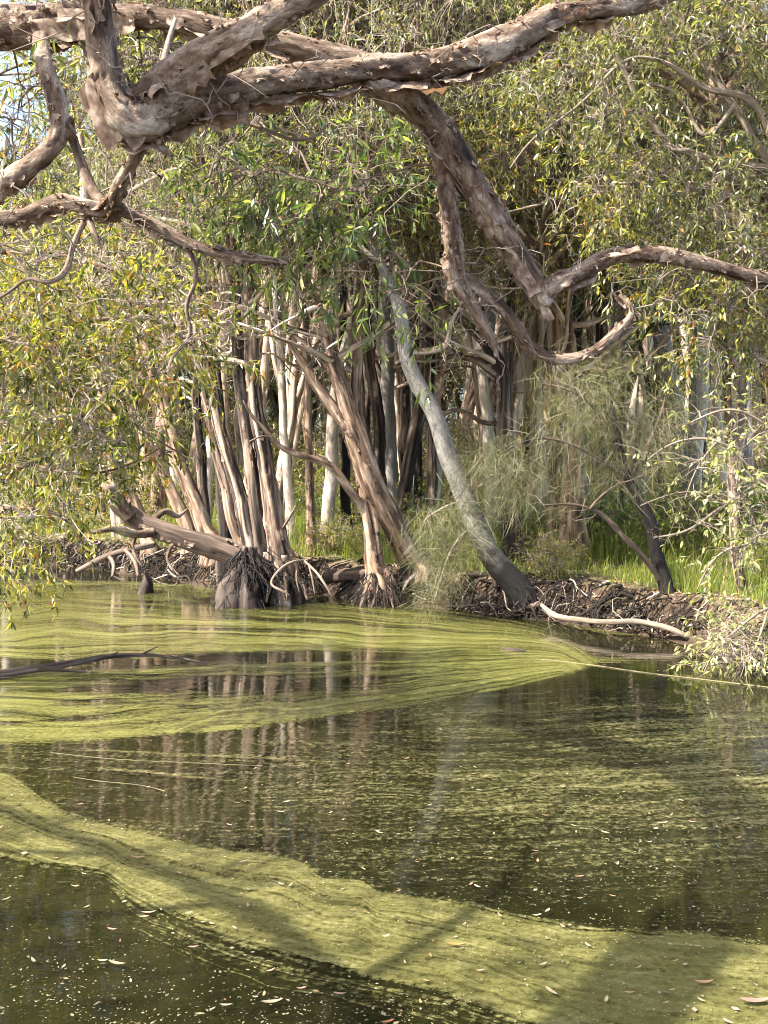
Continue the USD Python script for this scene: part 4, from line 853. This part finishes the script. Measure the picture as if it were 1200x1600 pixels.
# low plants on the bank
for i, (px, py, k, s, lb) in enumerate([(700, 868, 6, .75, 'leafy light green shrub behind the hanging she-oak sprays'), (590, 868, 7, .5, 'small yellow-green shrub between the double trunks'), (520, 862, 7, .5, 'low lime green plant in the grass behind the hollow log'), (830, 790, 6, .8, 'tall pale green seedling in the grass left of the leaning gum'),
        (858, 892, 7, .45, 'small pale plant on the bare bank right of the leaning gum'), (960, 872, 6, .9, 'bright leafy shrub behind the black she-oak branch'), (1010, 860, 6, .9, 'green shrub between the black she-oak and the thin pale trunk'), (1085, 880, 6, 1.0, 'dense green shrub behind the bare silver twigs'),
        (1180, 880, 6, 1.1, 'dense green shrub at the right edge behind the pinkish trunk'), (1190, 660, 3, .6, 'reddish-tipped bush at the right edge below the orange trunk'), (655, 858, 7, .7, 'yellow-green shrub at the foot of the leaning double trunk'), (770, 850, 6, .6, 'soft green shrub behind the foot of the leaning gum')]):
    d = depth_of(py, .5) if py > 800 else 15.5
    o = P(px, py, d); o[2] = ground_z(o[0], o[1])
    t = thing('shrub', lb, 'shrub', o)
    crown(t, k, o + [0, 0, .15], s, i * 50, o, name='leafage')

# ------------------------------------------------------------------ trees farther back
first = {}
g_far = np.random.default_rng(55)
def far_tree(x, y, kind, s, rot, ks):
    z = float(ground_z(x, y)) - .1
    label, mat, style, w = [('slender shaggy paperbark far back in the forest', FARB, 'trunk', .11), ('thin dark-barked trunk far back in the forest', DARKT, 'trunk', .09), ('pale smooth trunk far back in the forest', WHITE, 'smooth', .09), ('tan paperbark trunk far back in the forest', BROWN, 'trunk', .12)][kind]
    x_ = UsdGeom.Xform.Define(stage, numbered('/World', ['forest_paperbark', 'dark_forest_tree', 'pale_forest_tree', 'tan_forest_tree'][kind])); t = x_.GetPrim()
    say(t, label, 'tree', 'trees farther back in the forest')
    x_.AddTranslateOp().Set(Gf.Vec3d(x, y, z)); x_.AddRotateXYZOp().Set(Gf.Vec3f(float(g_far.normal(0, 4)), float(g_far.normal(0, 4)), rot)); x_.AddScaleOp().Set(Gf.Vec3f(s, s, s))
    key = (kind, ks)
    g = np.random.default_rng(kind * 10 + ks); H = 8.5
    c = [np.array([0, 0, -.2])]
    for k in range(6): c.append(c[-1] + [g.normal() * .12, g.normal() * .12, H / 6])
    if key in first:
        for q, p in enumerate(first[key]):
            m = UsdGeom.Mesh.Define(stage, numbered(str(t.GetPath()), 'trunk')); m.GetPrim().GetReferences().AddInternalReference(p)
    else:
        first[key] = [put('trunk', tube(c, np.linspace(w * 1.25, w * .5, 7), 12, .12, style, kind * 7 + ks, 1.2), mat, t, smooth=True).GetPath()]
        if kind != 2:
            b = [c[2], c[3] + [.25, .1, -.2], c[5] + [.6, .2, -.6]]
            first[key].append(put('trunk', tube(b, [w * .7, w * .6, w * .4], 10, .14, style, kind * 7 + ks + 50, 1.2), mat, t, smooth=True).GetPath())
    for q in range(1 if g_far.uniform() < (.32 if y < 26 else .7) else 0):
        crown(t, [[0, 4], [1, 3], [2, 1]][ks][q], c[5 - q] + [g.normal() * .5, g.normal() * .5, -.3], 1.2, g.uniform(0, 360))
g = np.random.default_rng(33)
pts = []
while len(pts) < 20:
    y = g.uniform(16.2, 23); x = (g.uniform(640, 1010) - 600) / F * y if len(pts) < 14 else (g.uniform(440, 660) - 600) / F * y
    if not any((x - a) ** 2 + (y - b) ** 2 < .3 ** 2 for a, b in pts): pts.append((x, y))
while len(pts) < 160:
    y = 17 + 40 * g.uniform() ** 1.2; x = g.uniform(-.5, .5) * y
    if bank_d(np.array([x]), np.array([y]))[0] < 1.2: continue
    if any((x - a) ** 2 + (y - b) ** 2 < (.55 + .02 * y) ** 2 for a, b in pts): continue
    pts.append((x, y))
for i, (x, y) in enumerate(sorted(pts, key=lambda q: q[1])):
    far_tree(x, y, int(g.choice([0, 0, 0, 1, 2, 3, 0])), float(g.uniform(.8, 1.25)) * (1 + .012 * (y - 17)), float(g.uniform(0, 360)), int(g.integers(3)))
# undergrowth between the far trunks
und = 0
while und < 110:
    y = 20 + 34 * g.uniform(); x = g.uniform(-.45, .45) * y
    if bank_d(np.array([x]), np.array([y]))[0] < 2: continue
    o = np.array([x, y, float(ground_z(x, y))]); und += 1
    t = thing('forest_shrub', 'small leafy shrub among the far trunks', 'shrub', o, 'shrubs in the undergrowth of the forest')
    crown(t, int(g.choice([6, 7, 3, 5, 0])) if y > 27 else int(g.choice([6, 7])), o + [0, 0, .2], float(g.uniform(.8, 1.5)), float(g.uniform(0, 360)), o, name='leafage')

for i in range(64):
    y = 40 + 26 * g.uniform(); x = g.uniform(-.5, .5) * y
    o = np.array([x, y, float(ground_z(x, y))])
    t = thing('forest_shrub', 'tall leafy thicket closing the view far behind the trunks', 'shrub', o, 'thickets far behind the trunks')
    for zz in (.5, 4.2 + g.uniform(0, 1), 8.5): crown(t, int(g.choice([3, 0, 4, 1, 5])), o + [g.normal(), 0, zz], float(g.uniform(1.5, 2.1)), float(g.uniform(0, 360)), o, name='leafage')

# ------------------------------------------------------------------ the near paperbark whose limbs cross the top of the view
fo = np.array([-3.4, -.8, .1])
near = thing('paperbark_tree', 'huge near paperbark whose peeling limbs sweep across the top of the view', 'tree', fo)
A = lambda L: [(*P(a, b, d), .77 * w * d / F / 2) for a, b, d, w in L]
limbs = [
    ('limb', [(-3.4, -.8, -.2, .34), (-3.5, -.6, 1.5, .27), (-3.6, .2, 3.6, .22), (-2.9, 2.2, 5.7, .15), (-2.55, 4.4, 5.1, .13)] + A([(-60, 30, 5.6, 92), (40, 36, 5.6, 88), (130, 30, 5.55, 76), (215, 24, 5.5, 50), (290, 30, 5.45, 44), (355, 46, 5.45, 44), (425, 62, 5.4, 42), (500, 80, 5.4, 42), (560, 94, 5.4, 36), (610, 105, 5.4, 26)])),
    ('limb', [(-2.95, 2.0, 5.6, .1), (-2.0, 3.4, 5.7, .1)] + A([(60, -190, 4.4, 70), (130, -90, 4.5, 66), (150, -30, 4.55, 62), (158, 30, 4.6, 58), (168, 95, 4.62, 64), (178, 150, 4.65, 78), (205, 186, 4.68, 88), (262, 172, 4.75, 80), (330, 150, 4.8, 70), (430, 130, 4.95, 56), (520, 122, 5.1, 50), (600, 112, 5.2, 54), (680, 103, 5.3, 57), (745, 86, 5.4, 60), (810, 58, 5.5, 60), (870, 24, 5.6, 50), (940, 12, 5.7, 42), (1000, 2, 5.8, 34), (1080, -30, 5.9, 30), (1180, -90, 6.0, 24)])),
    ('limb', [(-3.5, .1, 4.0, 0.072), (-3.6, 1.0, 4.6, 0.060), (-4.2, 2.25, 4.6, 0.054), (-5.0, 3.25, 4.3, 0.045), (-5.7, 4.45, 3.7, 0.030), (-6.2, 5.45, 3.2, 0.018)]),  # out-of-view limb added to cast a shadow on the near mat
    ('branch', [(-4.2, 2.25, 4.6, 0.036), (-5.1, 2.30, 4.0, 0.030), (-5.9, 2.55, 3.4, 0.024), (-6.6, 2.75, 2.9, 0.012)]),  # unseen side branch, added for its shadow
    ('branch', [(-5.0, 3.25, 4.3, 0.030), (-4.6, 3.85, 4.7, 0.024), (-4.5, 4.65, 5.0, 0.018), (-4.3, 5.55, 5.3, 0.012)]),  # another out-of-view branch added to shadow the water
    ('branch', [(-4.7, 2.85, 4.4, 0.027), (-5.6, 3.15, 4.0, 0.021), (-6.4, 3.65, 3.5, 0.015), (-7.0, 3.95, 3.3, 0.009)]),  # also unseen, added as a shadow caster
    ('branch', [(-3.7, 1.65, 4.65, 0.030), (-3.4, 2.35, 5.0, 0.024), (-3.3, 3.15, 5.4, 0.018), (-2.8, 3.85, 5.8, 0.012)]),  # unseen upper branch, added for the shadow it throws
    ('limb', A([(215, 178, 4.7, 80), (265, 140, 4.72, 84), (315, 98, 4.68, 72), (372, 62, 4.64, 62), (430, 26, 4.6, 56), (500, -16, 4.55, 50), (570, -70, 4.5, 46)])),
    ('limb', A([(570, 120, 5.2, 40), (605, 140, 5.3, 56), (645, 168, 5.4, 58), (692, 212, 5.45, 54), (730, 270, 5.5, 58), (765, 330, 5.55, 56), (800, 385, 5.6, 48), (830, 438, 5.6, 44), (852, 474, 5.6, 34)])),
    ('limb', A([(845, 462, 5.6, 34), (866, 443, 5.62, 40), (892, 431, 5.65, 37), (940, 408, 5.7, 35), (990, 395, 5.75, 31), (1040, 397, 5.8, 30), (1100, 410, 5.9, 28), (1160, 428, 6, 27), (1230, 446, 6.1, 25), (1330, 500, 6.2, 20)])),
    ('limb', A([(680, 205, 5.45, 36), (692, 255, 5.5, 38), (702, 330, 5.5, 36), (712, 395, 5.5, 40), (719, 440, 5.5, 35), (745, 492, 5.5, 25), (778, 550, 5.5, 14)])),
    ('limb', A([(722, 435, 5.52, 28), (757, 458, 5.55, 28), (790, 487, 5.6, 27), (816, 526, 5.6, 25), (846, 552, 5.6, 22), (886, 560, 5.6, 20), (930, 546, 5.6, 18), (966, 516, 5.6, 17), (987, 490, 5.6, 14), (968, 462, 5.6, 8)])),
    ('limb', A([(60, 60, 5.5, 30), (75, 110, 5.3, 34), (92, 165, 5.2, 36), (92, 208, 5.2, 38), (55, 250, 5.2, 38), (12, 285, 5.2, 42), (-60, 330, 5.2, 46)])),
    ('limb', A([(225, 215, 4.72, 26), (205, 258, 4.8, 24), (183, 300, 4.9, 28), (165, 326, 5, 32), (120, 322, 5.05, 28), (80, 319, 5.1, 32), (40, 335, 5.1, 30), (0, 340, 5.1, 28), (-60, 335, 5.1, 28)])),
    ('branch', A([(172, 322, 5, 26), (230, 346, 5, 22), (280, 372, 5, 23), (330, 391, 5, 22), (390, 403, 5, 19), (450, 411, 5, 10)])),
    ('branch', A([(95, 175, 5.25, 22), (118, 225, 5.25, 20), (140, 290, 5.2, 22), (160, 318, 5.1, 22)])),
    ('branch', A([(137, 335, 5.05, 12), (112, 390, 5.0, 11), (96, 430, 4.95, 12), (70, 441, 4.9, 9), (46, 436, 4.9, 8), (20, 452, 4.9, 7), (-15, 472, 4.9, 6)])),
    ('branch', A([(290, 380, 5, 9), (306, 440, 5, 9), (292, 480, 5, 8), (297, 522, 5, 7), (270, 558, 5, 7), (262, 582, 5, 5)])),
    ('branch', A([(362, 186, 5, 8), (420, 205, 5, 8), (470, 219, 5, 7), (500, 209, 5, 6), (516, 184, 5, 3)])),
    ('branch', A([(46, 436, 4.9, 7), (25, 405, 4.9, 5), (5, 385, 4.9, 4), (-20, 365, 4.9, 3)])),
    ('branch', A([(245, 135, 4.75, 15), (252, 105, 4.85, 14), (262, 70, 4.95, 12), (275, 30, 5.0, 9)])),
    ('branch', A([(140, 345, 5.05, 14), (150, 370, 5.0, 9), (158, 388, 5.0, 3)])),
    ('branch', A([(735, 445, 5.5, 8), (700, 420, 5.6, 4), (660, 408, 5.7, 3)])),
]
tubes_near, skl, flap_src = [], [], []
for i, (nm, L) in enumerate(limbs):
    p = np.array([a[:3] for a in L]); rad = np.array([a[3] for a in L]); big = rad.max() > .028
    m = tube(p, rad, 44 if rad.max() > .07 else 30 if big else 10, .012 if big else .025, 'paper' if big else 'rough', 60 + i * 3, 1.0 if big else .7)
    prim = put(nm, m, PAPER, near, smooth=True, origin=fo)
    c, r_, t_ = curve(p, rad, .03); skl.append(c)
    if big: flap_src.append((prim, c, r_))

g = np.random.default_rng(90)
small = []
for prim, c, rad in flap_src:
    tg = unit(np.gradient(c, axis=0))
    vis = np.array([abs(q[0] / q[1]) < .42 and (q[2] - EYE) / q[1] < .56 for q in c])
    idx = np.nonzero(vis)[0]
    if not len(idx): continue
    for k in range(int(len(idx) * .34)):
        i = int(g.choice(idx)); und = g.uniform() < .62
        ang = g.normal(0, .7) if und else g.uniform(-2.4, 2.4)
        La = rad[i] * g.uniform(.5, 1.5); Lb = g.uniform(.06, .34) * (1 if rad[i] > .06 else .6)
        put('bark_flap', flap(c[i], tg[i], rad[i] * .97, ang, La, Lb, g.uniform(-.4, 1.1), g, g.uniform(.2, 1.0) if und else .1), FLAPM, prim, smooth=True, origin=fo)
    for k in range(int(len(idx) * 1.6)):
        i = int(g.choice(idx))
        small.append(flap(c[i], tg[i], rad[i] * .98, g.uniform(-3.1, 3.1), rad[i] * g.uniform(.15, .5), g.uniform(.02, .08), g.uniform(.2, 1.6), g, .1))
for (px, k, La, Lb, an) in [(150, 1, .10, .16, .2), (185, 1, .12, .22, -.1), (225, 1, .10, .2, .3), (262, 1, .07, .2, 0), (305, 1, .05, .2, .2), (345, 1, .06, .18, -.2), (415, 1, .09, .28, .1), (455, 1, .085, .3, 0), (500, 1, .09, .3, .2), (535, 1, .07, .2, 0), (628, 1, .11, .26, .15), (665, 1, .13, .3, 0), (700, 1, .10, .2, .1), (745, 1, .07, .3, 0), (790, 1, .08, .28, .1), (838, 1, .10, .2, 0), (870, 1, .07, .16, 0), (100, 0, .14, .2, .2), (150, 0, .10, .16, 0), (330, 0, .08, .2, 0), (290, 0, .08, .2, 0), (430, 0, .08, .25, .3), (480, 0, .07, .2, 0), (400, 3, .06, .16, .1), (440, 3, .08, .2, .2), (350, 3, .07, .2, .3)]:
    prim, c, rad = flap_src[k]; cx = 600 + c[:, 0] / c[:, 1] * F; i = int(np.abs(cx - px).argmin() if k != 1 else (np.abs(cx - px) + 900 * (c[:, 2] > 4.05)).argmin()); tg = unit(np.gradient(c, axis=0))
    put('bark_flap', flap(c[i], tg[i], rad[i] * .95, an, La * g.uniform(.9, 1.2), Lb, g.uniform(-.3, .3), g, .9), FLAPM, prim, smooth=True, origin=fo)
put('bark_shreds', join(small), FLAPM, near, smooth=True, origin=fo, kind='stuff')
skl = np.vstack(skl)

g = np.random.default_rng(97)
vis = skl[(np.abs(skl[:, 0] / skl[:, 1]) < .42) & ((skl[:, 2] - EYE) / skl[:, 1] < .52)]
a0 = vis[g.integers(len(vis), size=150)]
b0 = a0 + unit(g.normal(size=(150, 3)) * [1, .7, 1] + [0, 0, -.25]) * g.uniform(.12, .6, (150, 1))
pl = limb_to(a0, b0, g, 8, .05, .22); pl2 = limb_to(pl[:, 4], pl[:, 4] + unit(g.normal(size=(150, 3)) + [0, 0, -.3]) * g.uniform(.06, .25, (150, 1)), g, 8, .05, .2)
put('dead_twigs', twigs(np.vstack([pl, pl2]), np.r_[np.full(150, .0045), np.full(150, .003)], np.full(300, .001), 4), TWIGM, near, origin=fo, kind='stuff')
PLAINLEAF = [leaf(f'{n}_leaf', [(0, c), (1, c)], trans=.4) for n, c in (('deep_green', (.035, .06, .018)), ('mid_green', (.075, .105, .028)), ('lime', (.17, .19, .035)), ('yellowish', (.24, .23, .05)))]
def leafy(parent, o, skel, polys, lm, seed, n, per, nl, d0, d1, size, L, droop, leafL, leafW, clump=.35, tmat=TWIG, single=0, pick=(0, 1, 2, 3), extra=None, br=.009, tw=.0025):
    r = np.random.default_rng(seed)
    c = in_polys(polys, n, d0, d1, r, clump, seed) if polys else np.zeros((0, 3))
    if extra is not None: c = np.vstack([c, extra])
    bm, tm, lf = foliage(skel, c, r, per, nl, size, L, droop, leafL, leafW, True, br, tw)
    put('twigs', join([bm, tm]), tmat, parent, origin=o, kind='stuff')
    v, f, pk = lf; pk = pk['pick']
    if single:      # the leaves that show largest are parts of their own
        b = v.reshape(-1, 8, 3); mid = b.mean(1); px = 600 + mid[:, 0] / mid[:, 1] * F; py = HORIZON - (mid[:, 2] - EYE) / mid[:, 1] * F
        ok = (px > 5) & (px < 1195) & (py > 5) & (py < 1000)
        show = np.where(ok, np.linalg.norm(b[:, 7] - b[:, 0], axis=1) * np.linalg.norm(np.cross(unit(b[:, 7] - b[:, 0]), [0, 1., 0]), axis=1) / mid[:, 1], 0)
        top = np.argsort(-show)[:single]; mask = np.zeros(len(b), bool); mask[top] = True
        for i in top: put('leaf', (b[i], f[:8]), PLAINLEAF[int(r.choice(pick))], parent, origin=o)
        keep = np.nonzero(~mask)[0]
        v = b[keep].reshape(-1, 3); pk = pk.reshape(-1, 8)[keep].ravel(); f = (f[:8][None] + (np.arange(len(keep)) * 8)[:, None, None]).reshape(-1, 3)
    put('foliage', (v, f, {'pick': pk}), lm, parent, origin=o, kind='stuff')
r = np.random.default_rng(8)
shade = np.vstack([np.stack([r.uniform(-6.2, -3.0, 46), r.uniform(.6, 4.2, 46), r.uniform(3.2, 6.2, 46)], 1), np.stack([r.uniform(-4.5, .5, 10), r.uniform(2.5, 6.0, 10), r.uniform(5.6, 7.6, 10)], 1)])  # unseen leaf clusters added up-sun to dapple the near water and limbs
shade = shade[(np.abs(shade[:, 0] / np.maximum(shade[:, 1], .3)) > .48) | ((shade[:, 2] - EYE) / shade[:, 1] > .72)]
leafy(near, fo, skl, [[(290, 215), (430, 195), (560, 215), (620, 260), (560, 380), (430, 390), (330, 330)]], LEAF_DARK, 41, 26, 7, 11, 5.6, 6.8, .30, .30, .5, .085, .019, .3, TWIGD, 200, (0, 0, 1), shade)
leafy(near, fo, skl, [[(420, 380), (560, 370), (660, 410), (640, 480), (520, 470)]], LEAF_DARK, 42, 6, 6, 9, 5.6, 6.4, .25, .25, .7, .09, .019, .3, TWIGD, 40, (0, 1, 1))
leafy(near, fo, skl, [[(-40, 200), (60, 100), (130, 110), (150, 260), (60, 340), (-40, 330)], [(200, 90), (300, 60), (330, 120), (240, 140)]], LEAF_OLIVE, 43, 16, 6, 9, 5.6, 7.0, .28, .28, .4, .08, .018, .3, TWIGD, 40, (1, 2, 3))

# ------------------------------------------------------------------ the leafy tree hanging in from the left
lt = np.array([-5.2, 7.6, -.6])
left = thing('paperbark_tree', 'yellow-green leafy boughs of a paperbark hanging to the water at the left edge', 'tree', lt)
bl = [[(-5.2, 7.6, -.7, .2), (-5.1, 7.6, 1.5, .16), (-4.9, 7.7, 3.6, .12)], [(-5.1, 7.6, 1.4, .08)] + A([(-120, 742, 7.5, 22), (0, 731, 7.3, 16), (50, 724, 7.2, 11), (92, 700, 7.2, 6), (130, 680, 7.2, 4)]), [(-5.0, 7.65, 2.5, .08)] + A([(-120, 560, 7.6, 22), (40, 520, 7.5, 12), (150, 500, 7.4, 9), (240, 500, 7.4, 6), (300, 540, 7.3, 4)]),
      [(-4.95, 7.7, 3.3, .08)] + A([(-100, 400, 7.8, 22), (60, 395, 7.8, 12), (170, 420, 7.7, 9), (270, 450, 7.6, 5)]), [(-5.1, 7.6, 1.0, .06)] + A([(-100, 800, 7.0, 14), (40, 795, 6.8, 8), (100, 810, 6.7, 5), (130, 850, 6.7, 3)]), A([(40, 520, 7.5, 9), (90, 590, 7.2, 7), (170, 640, 7.1, 5), (250, 690, 7.0, 4), (300, 720, 7.0, 3)]),
      A([(50, 724, 7.2, 8), (120, 740, 7.0, 6), (190, 730, 6.9, 4), (250, 700, 6.9, 3)])]
ls = []
for i, b in enumerate(bl):
    p = np.array([a[:3] for a in b]); put('trunk' if i == 0 else 'bough', tube(p, [a[3] for a in b], 16 if i == 0 else 9, .05, 'paper' if i < 4 else 'rough', 200 + i, .8), PAPER, left, smooth=True, origin=lt)
    ls.append(curve(p, np.ones(len(p)), .05)[0])
ls = np.vstack(ls)
leafy(left, lt, ls, [[(-60, 350), (110, 375), (240, 430), (330, 520), (325, 620), (290, 680), (190, 705), (130, 760), (115, 860), (50, 890), (-60, 890)]], LEAF_YEL, 51, 155, 7, 13, 6.4, 8.8, .30, .30, .3, .075, .0175, .38, TWIG, 250, (1, 2, 2, 3))
leafy(left, lt, ls, [[(-60, 500), (150, 560), (300, 610), (250, 670), (110, 750), (90, 860), (-60, 880)]], LEAF_OLIVE, 52, 55, 7, 12, 6.2, 8.5, .3, .3, .3, .075, .0175, .38, TWIG)

# ------------------------------------------------------------------ the right bank: pale bare twigs and the tree over them
ro = P(1290, 1000, 8.8)
shrub = thing('bare_shrub', 'silver-twigged sprawling shrub with sparse pale leaves reaching in from the right edge', 'shrub', ro)
rb = [A([(1290, 1000, 8.8, 30), (1270, 900, 8.8, 24), (1255, 800, 8.8, 18), (1240, 690, 8.8, 14)]), A([(1255, 800, 8.8, 9), (1200, 770, 8.8, 8), (1130, 790, 8.8, 7), (1070, 830, 8.7, 5), (1020, 840, 8.7, 3)]), A([(1255, 790, 8.8, 9), (1180, 740, 8.9, 8), (1120, 690, 8.9, 6), (1060, 690, 8.9, 4), (1010, 720, 8.8, 3)]), A([(1245, 720, 8.8, 8), (1190, 660, 8.9, 6), (1140, 640, 8.9, 5), (1080, 660, 9, 3)]),
      A([(1262, 860, 8.8, 8), (1190, 850, 8.7, 6), (1120, 870, 8.6, 4), (1090, 920, 8.6, 3)]), A([(1280, 950, 8.7, 8), (1200, 950, 8.5, 6), (1150, 985, 8.4, 5), (1115, 1020, 8.4, 3), (1100, 1050, 8.4, 2)]), A([(1200, 950, 8.5, 5), (1185, 1000, 8.4, 4), (1165, 1035, 8.3, 2)]), A([(1130, 790, 8.8, 5), (1085, 770, 8.7, 4), (1040, 775, 8.6, 2), (1000, 790, 8.6, 2)]), A([(1120, 690, 8.9, 4), (1090, 730, 8.8, 3), (1070, 780, 8.7, 2)])]
rs = []
for i, b in enumerate(rb):
    p = np.array([a[:3] for a in b]); put('stem', tube(p, [a[3] for a in b], 8, .04, 'rough', 300 + i, .6), PALEW, shrub, smooth=True, origin=ro); rs.append(curve(p, np.ones(len(p)), .04)[0])
rs = np.vstack(rs)
leafy(shrub, ro, rs, [[(1090, 640), (1210, 620), (1230, 920), (1130, 920), (1090, 860), (1060, 760)], [(1120, 970), (1210, 950), (1215, 1040), (1120, 1050)]], LEAF_SILVER, 61, 30, 6, 7, 8.2, 9.3, .3, .3, .15, .065, .021, .2, TWIGM, 120, (1, 2))
# bare twigs
r = np.random.default_rng(62)
c = in_polys([[(990, 640), (1210, 620), (1210, 900), (1080, 920), (1000, 820)]], 70, 8.3, 9.4, r)
_, i = cKDTree(rs).query(c)
put('bare_twigs', twigs(limb_to(rs[i], c, r, 8, .05, .25), np.full(len(c), .005), np.full(len(c), .0018)), PALEW, shrub, origin=ro, kind='stuff')

rt = P(1420, 930, 10.2)
rtree = thing('paperbark_tree', 'grey-leaved paperbark spreading pale crooked branches over the upper right', 'tree', rt)
bb = [A([(1420, 980, 10.2, 60), (1400, 700, 10.2, 48), (1360, 450, 10.2, 40), (1300, 200, 10.2, 32)]), A([(1360, 450, 10.2, 22), (1280, 330, 10.2, 18), (1210, 260, 10.2, 16), (1130, 140, 10.2, 12), (1060, 60, 10.2, 8)]), A([(1340, 400, 10.2, 20), (1230, 290, 10.1, 15), (1160, 150, 10, 14), (1110, 140, 10, 12), (1050, 105, 9.9, 9), (990, 90, 9.8, 6), (930, 140, 9.6, 6), (870, 190, 9.5, 5), (830, 220, 9.5, 4), (797, 262, 9.5, 3)]),
      A([(1310, 250, 10.2, 20), (1230, 60, 10.3, 14), (1160, 0, 10.3, 10), (1080, -60, 10.3, 7)]), A([(1380, 560, 10.2, 20), (1280, 440, 10.3, 12), (1180, 360, 10.3, 9), (1100, 430, 10.2, 7), (1040, 470, 10.2, 5)]), A([(1150, 160, 10, 9), (1100, 210, 10, 8), (1060, 150, 10.1, 6), (1000, 130, 10.1, 4)]), A([(1040, 225, 10.4, 14), (1000, 160, 10.4, 12), (965, 90, 10.4, 10), (940, 30, 10.4, 8), (930, -40, 10.4, 6)]), A([(1210, 260, 10.2, 10), (1120, 250, 10.3, 12), (1040, 225, 10.4, 14)])]
rs2 = []
for i, b in enumerate(bb):
    p = np.array([a[:3] for a in b]); put('trunk' if i == 0 else 'branch', tube(p, [a[3] for a in b], 16 if i == 0 else 10, .05, 'paper' if i < 2 else 'rough', 400 + i, .8), PAPER if i == 0 else PALEW, rtree, smooth=True, origin=rt); rs2.append(curve(p, np.ones(len(p)), .05)[0])
rs2 = np.vstack(rs2)
leafy(rtree, rt, rs2, [[(820, -60), (1260, -60), (1260, 620), (1100, 560), (1010, 420), (900, 300), (800, 180)]], LEAF_OLIVE, 71, 190, 7, 12, 9.2, 11.5, .36, .32, .35, .085, .02, .42, TWIGM)
leafy(rtree, rt, rs2, [[(900, 260), (1060, 260), (1220, 400), (1200, 600), (1050, 560), (930, 480)]], LEAF_YEL, 72, 40, 7, 10, 9.4, 11.0, .34, .3, .3, .08, .02, .36, TWIGM)
